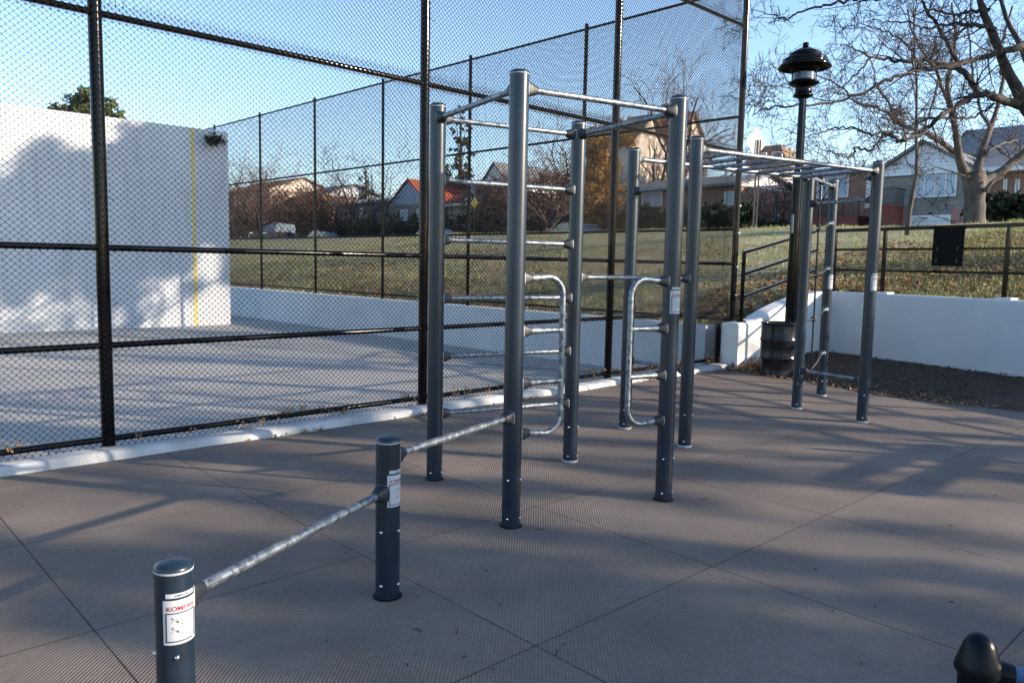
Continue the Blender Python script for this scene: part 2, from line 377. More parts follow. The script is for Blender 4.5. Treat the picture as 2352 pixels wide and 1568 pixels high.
# pavement
edge = [G(*p) for p in ((1660, 848), (1700, 853), (1740, 860), (1840, 874), (1930, 890), (2020, 906), (2110, 918), (2200, 929), (2352, 946))]
a0 = K0-kd*14
far = edge[-1]
pv = [a0, K1]+edge+[far+Vector((2.2, -1.4, 0)), far+Vector((6, -5, 0)), Vector((16, -12, 0)), Vector((2, -20, 0)), a0+Vector((6, -10, 0))]
sheet('pavement', pv, 0, 'rubber')
sheet('ground', [(-600, -500), (700, -500), (700, 900), (-600, 900)], -.3, 'dirt')
# mulch bed with a gentle bank up to the walls
def dirt_bed():
    W0 = Vector((5.04, 12.69, 0)); W1 = Vector((6.6, 9.9, 0)); wd = (W1-W0).normalized()
    V = []; nU, nV = 90, 26
    inner = [Vector((3.0, 10.6, 0))]+[Vector((p.x, p.y, 0)) for p in edge]+[far+Vector((2.2, -1.4, 0)), far+Vector((6, -5, 0)), Vector((16, -12, 0))]
    outer = [Vector((3.1, 10.9, 0)), Vector((3.6, 11.4, 0)), Vector((4.2, 12.0, 0)), Vector((5.04, 12.72, 0)), W0+wd*.9, W0+wd*1.8, W0+wd*2.6, W0+wd*3.4, W0+wd*4.4, W0+wd*5.5, W0+wd*8, W0+wd*12, W0+wd*26]
    def samp(L, f):
        f *= len(L)-1; i = min(int(f), len(L)-2); return L[i].lerp(L[i+1], f-i)
    Fc = []
    for i in range(nU+1):
        a = samp(inner, i/nU); b = samp(outer, i/nU); a = a-(b-a).normalized()*.12
        for j in range(nV+1):
            p = a.lerp(b, j/nV); k = j/nV
            z = -.012+.11*k**1.5+(rng.random()-.5)*.018*min(1, k*4)
            V.append((p.x+(rng.random()-.5)*.02, p.y, z))
    for i in range(nU):
        for j in range(nV): Fc.append((i*(nV+1)+j, (i+1)*(nV+1)+j, (i+1)*(nV+1)+j+1, i*(nV+1)+j+1))
    b = MB(); b.add(V, Fc, 0, True); o = b.build('mulch_bed', 'dirt'); o['kind'] = 'structure'
    return inner, outer, samp
d_in, d_out, d_samp = dirt_bed()
# kerb: rounded white strip, slightly uneven, in cast lengths
def kerb():
    prof = [(-.02, -.06), (-.006, .036), (.004, .052), (.022, .061), (.15, .064), (.18, .058), (.185, -.3)]
    b = MB(); L = (K1-K0).length+14.3; n = int(L/.12); V = []
    for i in range(n+1):
        s = -14+L*i/n; w1 = .012*math.sin(s*2.1)+.008*math.sin(s*5.3+1)
        for (o, z) in prof:
            p = K0+kd*s+kn*(o+(w1 if o < .1 else 0)+(rng.random()-.5)*.004); V.append((p.x, p.y, z+(.006*math.sin(s*3.1) if z > .03 else 0)+(rng.random()-.5)*.003*(z > .03)))
    k = len(prof); Fc = [(i*k+j, (i+1)*k+j, (i+1)*k+j+1, i*k+j+1) for i in range(n) for j in range(k-1)]
    b.add(V, Fc, 0, True); b.add([V[n*k+j] for j in range(k)], [tuple(range(k))])
    o = b.build('kerb', 'kerb'); o['kind'] = 'structure'
kerb()
q = K0+kn*.19
cp = [q-kd*16, q+kd*9.0, ST(-.1, 0), ST(-.1, -60), q-kd*16+kn*60]
sheet('court_floor', cp, -.25, 'asphalt')

# hill, crest and the street beyond
def hz_(s, right):
    if s < 2.2: z = .48+.24*s
    elif s < 14: z = 1.008+(s-2.2)*(2.72-1.008)/11.8
    elif s < 15.2: z = 2.72+.05*math.sin((s-14)*2.6)
    elif s < 16.2: z = 2.72-(s-15.2)*.42
    else: z = 2.30
    if right: z = max(z, 1.0)
    if 12 < s < 15.2: z -= .03*(13.6-s)**2*.5*0
    return z
def hill():
    cols_ = []
    t = -75
    def front(t):
        if t < -.05: return .12, False
        # right part starts at the white wall
        W0 = Vector((5.04, 12.69, 0)); wd = (Vector((6.52, 9.92, 0))-W0).normalized()
        s0, t0 = st_of(W0); ds, dt = wd.dot(nn), wd.dot(e1)
        if t < t0: return .12+(s0-.12)*max(0, (t+.05)/(t0+.05)), False
        k = (t-t0)/dt; return s0+ds*k+.13, True
    ts = list(np.arange(-90, -20, 1.0))+list(np.arange(-20, 12, .2))+list(np.arange(12, 40, 1.))
    ss = list(np.arange(0, 3, .15))+list(np.arange(3, 17, .28))+[18, 20, 24, 30, 45, 80, 160, 400, 900]
    V = []; K = len(ss)
    for t in ts:
        s0, right = front(t)
        for i, s in enumerate(ss):
            sv = s0+s*(1 if s > 3 else 1) if s < 15 else s+max(0, s0)*(1 if s < 17 else 0)
            p = ST(sv, t); amp = .035 if .3 < s < 15.5 else 0
            z = hz_(sv, right)+amp*(math.sin(p.x*1.7+p.y)*.4+math.sin(p.x*.6-p.y*.9)*.6)+(rng.random()-.5)*amp*.5
            V.append((p.x, p.y, z))
    Fc = [(i*K+j, (i+1)*K+j, (i+1)*K+j+1, i*K+j+1) for i in range(len(ts)-1) for j in range(K-1)]
    b = MB(); b.add(V, Fc, 0, True); o = b.build('grass_bank', 'turf'); o['kind'] = 'structure'
    return front
front = hill()
sheet('street', [ST(17.2, -200), ST(17.2, 60), ST(25.5, 60), ST(25.5, -200)], 2.32, 'road')
b = MB()
for (s0, s1, z) in ((25.5, 27.4, 2.44), (16.3, 17.2, 2.44)):
    P = [ST(s0, -200), ST(s0, 60), ST(s1, 60), ST(s1, -200)]; b.prism([(p.x, p.y, z-.2) for p in P], (0, 0, .2))
o = b.build('sidewalk', 'concrete'); o['kind'] = 'structure'

# grass blades and leaf litter on the bank
def blades(N, srange, trange, hrange, wd, name, m_, flat=False, zfun=None, dens=None, tz=0.012):
    P = []
    while len(P) < N:
        n_ = N*2
        t = rng.uniform(*trange, n_); s = srange[0]+(srange[1]-srange[0])*rng.random(n_)**1.5
        for a, c in zip(t, s):
            s0, right = front(a)
            if c+s0 > 15.2: continue
            sv = s0+.1+c; p = ST(sv, a)
            if dens is not None and rng.random() > dens(p): continue
            P.append((p.x, p.y, hz_(sv, right)+.035*(math.sin(p.x*1.7+p.y)*.4+math.sin(p.x*.6-p.y*.9)*.6)*(1 if c > .3 else 0)))
            if len(P) >= N: break
    return np.array(P)
def dn(p):   # patchy turf
    return .25+.75*(.5+.5*math.sin(p.x*.9+1.3*math.sin(p.y*.7))*math.sin(p.y*.8+.6*p.x+1))
def grass():
    P = np.concatenate([blades(34000, (0, 14.5), (-.2, 9), None, None, '', '', dens=dn), blades(22000, (0, 14.5), (-26, 0), None, None, '', '', dens=dn)])
    # fringe on the skyline
    n = len(P); h = rng.uniform(.03, .11, n)*(1+.5*(rng.random(n) > .92)); a = rng.uniform(0, 2*math.pi, n); w_ = rng.uniform(.006, .014, n)
    tx = np.stack([np.cos(a)*w_, np.sin(a)*w_, np.zeros(n)], 1)
    lean = np.stack([rng.normal(0, .35, n)*h, rng.normal(0, .35, n)*h, h], 1)
    V = np.stack([P-tx, P+tx, P+lean], 1).reshape(-1, 3); Fc = np.arange(3*n).reshape(-1, 3)
    o = fast_mesh('grass', V, Fc, 'grassblade'); tag(o, kind='stuff', label='short patchy green and straw-coloured grass on the bank', cat='grass')
grass()
def leaf_quads(P, size, up_=.35):
    n = len(P); a = rng.uniform(0, 2*math.pi, n); sz = rng.uniform(.5, 1., n)*size
    u = np.stack([np.cos(a), np.sin(a), rng.normal(0, up_, n)], 1); v = np.stack([-np.sin(a), np.cos(a), rng.normal(0, up_, n)], 1)*.65
    u *= sz[:, None]; v *= sz[:, None]
    V = np.stack([P-u, P-u*.2-v, P+u, P-u*.1+v], 1).reshape(-1, 3)
    return V, np.arange(4*n).reshape(-1, 4)
def litter():
    A = blades(9000, (0, 13), (-.2, 8.5), None, None, '', '', dens=lambda p: max(0, 1-dn(p)*1.1))
    B = blades(6500, (0, 9), (-22, 0), None, None, '', '', dens=lambda p: max(0, 1-dn(p)*1.1))
    C2 = blades(7000, (.3, 9), (-1.5, 3.2), None, None, '', '')
    P = np.concatenate([A, B, C2]); P[:, 2] += rng.uniform(.02, .06, len(P))
    V, Fc = leaf_quads(P, .055)
    tag(fast_mesh('fallen_leaves', V, Fc, 'leaf'), 'brown fallen leaves scattered over the grass bank', 'leaves', kind='stuff')
litter()
def mulch_bits():
    P = []
    for _ in range(9000):
        f = rng.random(); k = rng.random()**1.3; a = d_samp(d_in, f*.62); c = d_samp(d_out, f*.62); p = a.lerp(c, k)
        P.append((p.x, p.y, .0+.11*k**1.5+rng.random()*.012))
    V, Fc = leaf_quads(np.array(P), .02, .3)
    tag(fast_mesh('mulch_litter', V, Fc, 'leafdark'), 'dark leaf scraps and bark chips covering the bed by the wall', 'litter', kind='stuff')
    # straw-coloured scraps at the pavement edge, and the pile of leaves by the drum
    P = []
    for _ in range(900):
        f = rng.random()*.7; a = d_samp(d_in, f); c = d_samp(d_out, f); p = a.lerp(c, rng.random()**2*.22-.02); P.append((p.x, p.y, .012))
    for _ in range(1500):
        p = G(1745, 845)+Vector((rng.normal(0, .28), rng.normal(0, .3), 0)); r_ = (p-G(1745, 845)).length
        P.append((p.x, p.y, max(.02, .14-.22*r_)*rng.random()+.02))
    V, Fc = leaf_quads(np.array(P), .026, .5)
    tag(fast_mesh('dry_leaf_scraps', V, Fc, 'leaf'), 'dry orange-brown leaves heaped beside the black drum and along the pavement edge', 'leaves', kind='stuff')
mulch_bits()
def fence_leaves():
    P = []
    for _ in range(75):
        s = rng.random()**.75*10.5-.5; c = K0+kd*s+kn*(.14+rng.normal(0, .02)); z0 = rng.choice([.14, .12, .16, .2])
        for _ in range(int(rng.integers(3, 14))): P.append((c.x+rng.normal(0, .022), c.y+rng.normal(0, .022), z0-.02+rng.normal(0, .018)))
    for _ in range(500):        # drift in the far corner
        s = 5.5+rng.random()**.6*3.4; c = K0+kd*s+kn*(.13+rng.random()*.1); P.append((c.x, c.y, .11+rng.random()**2*.12*(s/8)))
    for _ in range(160):        # dirt drifts against the kerb foot
        s = rng.choice([2.0, 3.45, 4.6, 6.9, 8.2])+rng.normal(0, .22); c = K0+kd*s-kn*(.03+abs(rng.normal(0, .03))); P.append((c.x, c.y, .01+rng.random()*.01))
    V, Fc = leaf_quads(np.array(P), .017, .8)
    tag(fast_mesh('caught_leaves', V, Fc, 'leaf'), 'dead brown leaves caught in the foot of the chain link fence above the white kerb', 'leaves', kind='stuff')
fence_leaves()
def pavement_bits():
    b = MB()
    for (x, y) in ((958, 1449), (1280, 1500), (1240, 1217), (1618, 1147), (1050, 1450)):
        p = G(x, y); a = rng.random()*3; d = Vector((math.cos(a), math.sin(a), 0))*.022
        b.tube([p-d+Vector((0, 0, .004)), p+Vector((0, 0, .010)), p+d+Vector((0, 0, .004))], [.002, .003, .001], 5)
    for i in range(26):
        p = G(rng.uniform(500, 2300), rng.uniform(1000, 1540)); b.box(p+Vector((0, 0, .003)), (.008+rng.random()*.01, .004, .004), Matrix.Rotation(rng.random()*3, 3, 'Z'))
    tag(b.build('twig_scraps', 'darkbark'), 'tiny dark twigs and crumbs lying on the rubber pavement', 'twigs', kind='stuff')
pavement_bits()

# ================================================================== WALLS
def wall_obj(name, label, cat, pts_face, ndir, thick, zb, ztops, m_, group=None, round_=.03):
    """wall along polyline pts_face (face towards -ndir), top heights ztops"""
    b = MB(); V = []; n = len(pts_face); ndir = Vector(ndir)
    for p, zt in zip(pts_face, ztops):
        p = Vector((p[0], p[1], 0))
        for o_, z in ((0, zb), (0, zt-round_), (round_*.35, zt-round_*.3), (round_, zt), (thick-round_, zt), (thick-round_*.35, zt-round_*.3), (thick, zt-round_), (thick, zb)):
            q_ = p+ndir*o_; V.append((q_.x, q_.y, z))
    k = 8; Fc = [(i*k+j, (i+1)*k+j, (i+1)*k+j+1, i*k+j+1) for i in range(n-1) for j in range(k-1)]
    Fc += [tuple(range(k-1, -1, -1)), tuple((n-1)*k+j for j in range(k))]
    b.add(V, Fc); o = b.build(name, m_); tag(o, label, cat, group); return o
T_ = lambda s, t: ST(s, t)
wall_obj('low_wall', 'low painted concrete wall along the back of the court, carrying the farther chain link fence', 'wall',
         [T_(-.12, t) for t in (-62, -40, -20, -10, -5, -.35)], nn, .26, -.32, [.56]*6, 'wallgrey')
RW0 = Vector((3.14, 10.80, 0)); RWd = Vector((math.sin(R(45.6)), math.cos(R(45.6)), 0)); RWn = Vector((-RWd.y, RWd.x, 0))
rs = [0, .3, .55, .75, 1.0, 1.4, 1.8, 2.2, 2.62]; rz_ = [.64, .645, .665, .73, .80, .89, .96, 1.02, 1.06]
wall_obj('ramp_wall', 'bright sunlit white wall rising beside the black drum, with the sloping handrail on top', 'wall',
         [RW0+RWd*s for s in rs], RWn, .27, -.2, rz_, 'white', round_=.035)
WW0 = Vector((5.04, 12.60, 0)); WWd = (Vector((6.52, 9.86, 0))-WW0).normalized(); WWn = Vector((-WWd.y, WWd.x, 0))
if WWn.dot(nn) < 0: WWn = -WWn
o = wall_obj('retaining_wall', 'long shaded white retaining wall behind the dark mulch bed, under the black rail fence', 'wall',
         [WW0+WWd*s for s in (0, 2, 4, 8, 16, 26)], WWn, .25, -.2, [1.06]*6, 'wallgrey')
b = MB()
for x in (2020, 2300):
    p = PL(x, 680, WW0, WWn); s = (p-WW0).dot(WWd); c = WW0+WWd*s+WWn*.10; b.box((c.x, c.y, 1.066), (.22, .16, .045), Matrix.Rotation(math.atan2(WWd.y, WWd.x), 3, 'Z'))
b.build('post_pad', 'white', o)
# handball wall
HA = G(0, 765, -.25); HB = G(530, 745, -.25); HA = Vector((HA.x, HA.y, 0)); HB = Vector((HB.x, HB.y, 0)); hd = (HB-HA).normalized(); hn = Vector((-hd.y, hd.x, 0))
hb = wall_obj('handball_wall', 'tall white handball wall with a yellow line, dappled by tree shadow, at the far end of the court', 'wall',
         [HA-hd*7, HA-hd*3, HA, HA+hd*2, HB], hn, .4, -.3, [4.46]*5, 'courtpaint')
yl = MB(); p = PL(448, 600, HA, hn); s = (p-HA).dot(hd); c = HA+hd*s-hn*.004
yl.add([c-hd*.045+Vector((0, 0, -.24)), c+hd*.045+Vector((0, 0, -.24)), c+hd*.045+Vector((0, 0, 4.45)), c-hd*.045+Vector((0, 0, 4.45))], [(0, 1, 2, 3)])
yl.build('painted_line', 'yellow', hb)
b = MB(); 
# leaf clump snagged near the wall top
pc = PL(488, 323, HA, hn)-hn*.12
P = np.array([tuple(pc+Vector((rng.normal(0, .1), rng.normal(0, .1), rng.normal(0, .055)))) for _ in range(240)])
V, Fc = leaf_quads(P, .05, .9); tag(fast_mesh('leaf_clump', V, Fc, 'hedge'), 'small dark clump of leaves hanging near the top right corner of the handball wall', 'leaf clump')

# ================================================================== CHAIN LINK
def fabric(A, d, L, z0, z1, nrm, off, w_=.0465, h_=.0437, r=.0021, four=True, barbs=True):
    """woven diamonds: upright zigzag wires every half diamond"""
    A = np.array(A); d = np.array(d); nrm = np.array(nrm)
    nw = int(L/(w_/2)); nr = int((z1-z0)/(h_/2))
    k = np.arange(nr+1); segA = []; segB = []
    i = np.arange(nw)
    if four:
        # each half period: straight run with short upright overlap at the crossings
        zz = []; uu = []; ss_ = []
        for kk in range(nr+1):
            c = kk % 2
            zz += [kk*h_/2-.0035, kk*h_/2+.0035]; uu += [c, c]; ss_ += [c, c]
        zz = np.array(zz)+z0; uu = np.array(uu, float)
    else:
        zz = k*h_/2+z0; uu = (k % 2).astype(float)
    # wire i spans column i..i+1, odd wires are mirrored so that neighbours meet
    U = np.where((i % 2 == 0)[:, None], i[:, None]+uu[None], i[:, None]+1-uu[None])*w_/2
    D = off+np.where((i % 2 == 0)[:, None], 1, -1)*(.0012)+np.zeros_like(U)
    Z = np.broadcast_to(zz, U.shape)
    D = D+.005*(1+np.sin(U*2.3+.7)*np.sin(Z*1.9+U*.4))*.5+.002*np.sin(U*7.1)*np.sin(Z*5.3)
    jit = rng.normal(0, .0006, U.shape)+.002*np.sin(Z*2.7+U*1.1)
    P = A[None, None]+d[None, None]*(U+jit)[..., None]+nrm[None, None]*D[..., None]; P = P.copy(); P[..., 2] += Z
    # continuous 3-sided tubes
    n = 3; W, Kp = U.shape
    hu = d; hv = nrm
    ring = np.stack([hv*math.cos(2*math.pi*j/n)+(hu*math.sin(2*math.pi*j/n)) for j in range(n)])*r*1.15
    # slant correction: rings lie flat, so widen them for the diagonal run
    ring = ring*np.array([1, 1, 1.])
    V = (P[:, :, None]+ring[None, None]).reshape(-1, 3)
    bi = (np.arange(W)[:, None, None]*Kp*n+np.arange(Kp-1)[None, :, None]*n)
    Fs = []
    for j in range(n):
        j2 = (j+1) % n
        Fs.append(np.stack([bi+j, bi+j2, bi+n+j2, bi+n+j], -1).reshape(-1, 4))
    return V, np.concatenate(Fs)
def fence_run(name, label, A, d, nrm, stations, rails, posts, pr, rr, spans, parent_loc, four, wr, group=None, ties=True, ztop=None):
    root = thing(name, label, 'fence', parent_loc, group=group)
    for s_, zb, zt in posts:
        c = A+d*s_; b = MB(); b.tube([(c.x, c.y, zb), (c.x, c.y, zt)], pr, 16)
        if ties:
            z = zb+.2
            while z < zt-.1:
                q_ = c+nrm*(pr*.2)+Vector((0, 0, z)); b.tube([q_+d*(pr+.004)-nrm*pr, q_+nrm*(pr+.002)*.9+d*pr*.6, q_+nrm*(pr+.006), q_+nrm*pr*.8-d*pr*.7], .0022, 5)
                b.tube([q_+d*(pr+.004)+nrm*.03, q_+d*(pr+.025)+nrm*.045+Vector((0, 0, -.012))], .0022, 4); z += .36
        po = b.build('post', 'vinyl', root)
        b = MB(); b.lathe((c.x, c.y, zt), [(pr*1.08, -.02), (pr*1.08, .01), (pr*.7, .035), (.001, .045)], 16); b.build('post_cap', 'vinyl', po)
    for k, (z, sa, sb) in enumerate(rails):
        a = A+d*sa; c = A+d*sb; b = MB(); b.tube([(a.x, a.y, z), (c.x, c.y, z)], rr, 10)
        s_ = sa+.15
        while s_ < sb:     # hooked ties
            q_ = A+d*s_+Vector((0, 0, z)); b.tube([q_-nrm*rr+Vector((0, 0, rr)), q_+nrm*(rr+.003)+Vector((0, 0, rr*.9)), q_+nrm*(rr+.006)-Vector((0, 0, rr*.6)), q_+nrm*.03-Vector((0, 0, rr+.03))+d*.012], .0022, 4); s_ += .42
        b.build('rail', 'vinyl', root)
    for (sa, L, z0, z1) in spans:
        a = A+d*sa; V, Fc = fabric((a.x, a.y, 0), d, L, z0, z1, nrm, pr+.006, four=four, r=wr)
        # twisted barbs along the top selvedge
        if ties:
            n_ = int(L/.04); s_ = np.arange(n_)*.04+rng.normal(0, .004, n_)
            base = np.array(a)[None]+np.array(d)[None]*s_[:, None]+np.array(nrm)[None]*(pr+.006); A_ = base.copy(); A_[:, 2] = z1-.01; B_ = base.copy(); B_[:, 2] = z1+.028
            B_ += np.array(nrm)[None]*rng.normal(.004, .01, (n_, 1))+np.array(d)[None]*rng.normal(0, .008, (n_, 1))
            V2, F2 = seg_soup(A_, B_, .0024, .0014); Fc = np.concatenate([Fc, F2+len(V)]); V = np.concatenate([V, V2])
        fast_mesh('mesh_panel', V, Fc, 'vinylwire', root, smooth=True)
    return root
FA = Vector((-2.85, 5.44, 0)); FB = Vector((3.16, 11.24, 0)); fd = (FB-FA).normalized(); fn = Vector((fd.y, -fd.x, 0))   # fn towards camera
LF = (FB-FA).length; sp_ = LF/3
posts = [(-sp_, -.2, 5.9)]+[(sp_*i, -.2 if i < 3 else .5, 6.1) for i in range(4)]
# the last stretch of the lower fence ends on a short post beside the ramp wall
rails = [(z, -sp_*1.4, LF) for z in (1.46, 3.03, 4.74, 6.0)]+[(z, -sp_*1.4, LF-.36) for z in (.115, .78)]
spans = [(-sp_*.6+.0, sp_*.6, .055, 3.10)]+[(sp_*i, sp_ if i < 2 else sp_-.05, .055, 3.10) for i in range(3)]
spans = [(a, L if i < 3 else L, z0, z1) for i, (a, L, z0, z1) in enumerate(spans)]
spans[3] = (spans[3][0], sp_-.36, .05, 3.10)
spans += [(LF-.38, .34, .66, 3.10)]
spans += [(-sp_*.6, sp_*.6, 2.97, 3.7)]+[(0, sp_, 2.97, 4.2), (sp_, sp_, 2.97, 4.80), (sp_*2, sp_-.04, 2.97, 4.80), (sp_, sp_, 4.68, 5.1), (sp_*2, sp_-.04, 4.68, 5.5)]
nf = fence_run('chain_link_fence', 'near black chain link fence standing on the low white kerb, left of the exercise frame', FA, fd, fn, None, rails, posts, .044, .023, spans, FA, True, .0029)
b = MB(); c = Vector((2.9, 10.98, 0)); b.tube([(c.x, c.y, 0), (c.x, c.y, .62)], .03, 12); b.build('end_post', 'vinyl', nf)
for z in (1.02, 1.42, 1.9, 2.28):
    b = MB()
    q_ = FB+Vector((0, 0, z))-fn*.0+fd*.0; b.box(q_+fn*.042, (.03, .03, .018), Matrix.Rotation(math.atan2(fd.y, fd.x), 3, 'Z')); b.build('band_clamp', 'wire_tie', nf)
FD = -e1; CA = ST(0, 0)
cposts = [(2.92*i+(0 if i else 0), .5, 5.32) for i in range(1, 12)]
crails = [(z, .03, 34) for z in (1.95, 3.52, 5.27)]+[(.66, .03, 34)]
cspans = [(2.92*i+(.05 if i == 0 else 0), 2.92 if i else 2.87, .6, 5.25) for i in range(8)]
fence_run('chain_link_fence', 'farther black chain link fence on the low wall, running away behind the handball wall', CA, FD, -nn, None, crails, cposts, .032, .02, cspans, CA, False, .0025, ties=False)

# ================================================================== EXERCISE RIG
PP = {'P1': (-.926, 2.09, .5525), 'P2': (-.506, 3.182, .6654), 'P3': (.012, 4.1, 2.369), 'P4': (-.49, 4.984, 2.369), 'P5': (.432, 5.502, 2.369), 'P6': (.938, 4.632, 2.369),
      'P7': (.995, 6.683, 2.369), 'P8': (1.373, 6.04, 2.369), 'P9': (3.273, 7.171, 2.369), 'P10': (2.896, 7.816, 2.369), 'P11': (3.479, 8.665, 2.369)}
PR = .0508
rig = thing('exercise_rig', 'dark grey outdoor exercise frame of joined posts with galvanised bars, rungs and overhead ladder', 'exercise frame', (PP['P3'][0], PP['P3'][1], 0))
def sticker(po, c, az, zt, zb, fig=0, whitehalf=False):
    """curved printed label on a post; az = direction it faces, degrees clockwise from +Y"""
    b = MB(); H = zt-zb; Wd = R(112)
    def pt(u, v, e):  # u in -.5..5 across (left to right as read), v 0..1 up
        a = R(az)-u*Wd*1.0
        r_ = PR+e; return Vector((c[0]+math.sin(a)*r_, c[1]+math.cos(a)*r_, zb+v*H))
    def patch(u0, u1, v0, v1, e, mi):
        n = max(2, int(abs(u1-u0)*24)+1)
        vs = [pt(u0+(u1-u0)*i/n, v, e) for i in range(n+1) for v in (v0, v1)]
        b.add(vs, [(2*i, 2*i+2, 2*i+3, 2*i+1) for i in range(n)], mi, True)
    patch(-.5, .5, 0, 1, .0010, 0)
    patch(-.42, .40, 1.05, 1.15, .0010, 0)
    t = .032       # dark frame
    for (u0, u1, v0, v1) in ((-.43, -.43+t, .06, .72), (.43-t, .43, .20, .72), (-.43+t, .43-t, .72-t*.8, .72), (-.43+t, .30, .06, .06+t*.8)): patch(u0, u1, v0, v1, .0016, 2)
    b.add([pt(.22, .06, .0017), pt(.43, .06, .0017), pt(.43, .24, .0017), pt(.32, .17, .0017)], [(0, 1, 2, 3)], 2)
    def text(s_, size, u, v, mi, squeeze=1.):
        cu = bpy.data.curves.new('t', 'FONT'); cu.body = s_; cu.size = size; cu.align_x = 'CENTER'; cu.offset = size*.012
        to = bpy.data.objects.new('t', cu); col.objects.link(to); dg = bpy.context.evaluated_depsgraph_get()
        me = bpy.data.meshes.new_from_object(to.evaluated_get(dg)); vs = []
        for vv in me.vertices:
            vs.append(pt(u+vv.co.x*squeeze/(PR*Wd), v+vv.co.y/H, .0018))
        b.add(vs, [tuple(p.vertices) for p in me.polygons], mi)
        bpy.data.objects.remove(to); bpy.data.curves.remove(cu); bpy.data.meshes.remove(me)
    text('KOMPAN', .0175, 0, .765, 1, 1.08)
    text('A380031-40', .0068, 0, 1.08, 2, 1.1)
    # little exercise figures
    def stroke(p0, p1, w_, mi):
        d = Vector((p1[0]-p0[0], (p1[1]-p0[1]))); nx = Vector((-d.y, d.x)).normalized()*w_
        b.add([pt(p0[0]-nx.x, p0[1]-nx.y*1, .0017), pt(p1[0]-nx.x, p1[1]-nx.y, .0017), pt(p1[0]+nx.x, p1[1]+nx.y, .0017), pt(p0[0]+nx.x, p0[1]+nx.y, .0017)], [(0, 1, 2, 3)], mi)
    if fig in (0, 1):
        for k, v0 in enumerate((.52, .30)):
            f_ = 1 if fig == 0 else -1; x0 = -.18 if fig == 0 else .0
            stroke((x0-.06*f_, v0+.06), (x0+.04*f_, v0+.01), .022, 3 if fig else 4)       # torso
            stroke((x0+.03*f_, v0+.015), (x0+.08*f_, v0-.02), .020, 2)                    # shorts
            stroke((x0+.07*f_, v0-.015), (x0+.17*f_, v0-.07), .012, 3)                    # legs
            stroke((x0+.16*f_, v0-.065), (x0+.19*f_, v0-.06), .012, 2)                    # shoe
            stroke((x0-.05*f_, v0+.05), (x0-.09*f_, v0-.03), .008, 3)                     # arm
            stroke((x0-.09*f_, v0+.075), (x0-.06*f_, v0+.085), .016, 2)                   # hair
    else:
        for x0 in (-.32, .0, .28): stroke((x0, .22), (x0, .56), .006, 2)
        stroke((-.12, .40), (-.11, .52), .02, 4); stroke((-.11, .33), (-.12, .40), .022, 1); stroke((-.10, .22), (-.11, .33), .013, 3); stroke((-.22, .50), (-.12, .50), .007, 3); stroke((-.12, .53), (-.115, .57), .012, 2)
        stroke((.12, .38), (.15, .52), .018, 4); stroke((.18, .24), (.13, .38), .013, 2)
    b.build('label_sticker', ['label', 'red', 'ink', 'skin', 'greyring'], po)
posts_o = {}
for k, (x, y, h) in PP.items():
    b = MB(); b.lathe((x, y, 0), [(PR, -.1), (PR, h-.006)], 40); po = b.build('post', 'navy', rig); posts_o[k] = po
    b = MB(); b.lathe((x, y, h), [(PR-.001, -.006), (PR+.0016, -.0055), (PR+.0018, .0005), (PR-.002, .001)], 40); b.build('cap_ring', 'greyring', po)
    b = MB(); b.lathe((x, y, h), [(PR+.001, .001), (PR+.001, .005), (PR-.002, .011), (PR-.012, .0175), (PR-.028, .0215), (.0001, .0225)], 40); b.build('post_cap', 'navy', po)
    if k in ('P5', 'P7', 'P8', 'P9', 'P10', 'P11'):
        b = MB(); b.lathe((x, y, 0), [(PR+.003, .0), (PR+.007, .004), (PR+.007, .014), (PR+.001, .018)], 40); b.build('base_collar', 'greyring', po)
    else:
        b = MB(); b.lathe((x, y, 0), [(PR+.012, .0005), (PR+.011, .003), (PR, .003)], 32); b.build('base_gap', 'blackmatte', po)
    lv = (.17, .05) if k not in ('P1', 'P2') else (.29, .06)
    if k in ('P3', 'P6', 'P8', 'P9', 'P5', 'P10'): lv = (.26, .05)
    if k == 'P4': lv = (.05,)
    if k == 'P1': lv = (.315, .06)
    for z in lv:
        for a in ((20, 110, 200, 290) if k not in ('P1',) else (150, 240, 60)):
            d = Vector((math.sin(R(a+92)), math.cos(R(a+92)), 0)); p = Vector((x, y, z))+d*PR
            b = MB(); b.lathe(p, [(.0072, -.001), (.0072, .002), (.006, .005), (.0035, .0068), (.0001, .0072)], 12, axis=d); b.build('bolt', 'bolt', po)
def clamp(parent, P, d, tilt=0, big=1.):
    """tapered socket that joins a bar to a post: P on post axis, d = bar direction"""
    d = Vector(d).normalized(); side = Vector((0, 0, 1)).cross(d).normalized(); U = Vector((0, 0, 1))
    b = MB(); lay = []
    N = 28
    for (o_, hw, hh, ex) in ((PR-.016, .034, .036, 4), (PR+.004, .034, .036, 4), (PR+.006, .0335, .0355, 4), (PR+.022, .029, .031, 3), (PR+.048, .0225, .0235, 2), (PR+.052, .0215, .0225, 2), (PR+.053, .016, .016, 2)):
        rng_ = []
        for j in range(N):
            a = 2*math.pi*j/N; ca, sa = math.cos(a), math.sin(a)
            rx = hw*big*(abs(ca)**(2/ex))*(1 if ca > 0 else -1); rz = hh*big*(abs(sa)**(2/ex))*(1 if sa > 0 else -1)
            if o_ < PR+.005:   # hug the tube: pull edges back
                dd = math.sqrt(max(PR**2-rx*rx, 0))-PR+o_
            else: dd = o_
            rng_.append(P+d*dd+side*rx+U*rz)
        lay.append(rng_)
    vs = [p for l in lay for p in l]; fs = []; 
    for i in range(len(lay)-1):
        for j in range(N): fs.append((i*N+j, i*N+(j+1) % N, (i+1)*N+(j+1) % N, (i+1)*N+j))
    b.add(vs, fs, 0, True); b.m = [1 if i < N else 0 for i in range(len(fs))]
    return b.build('end_clamp', ['clamp', 'greyring'], parent)
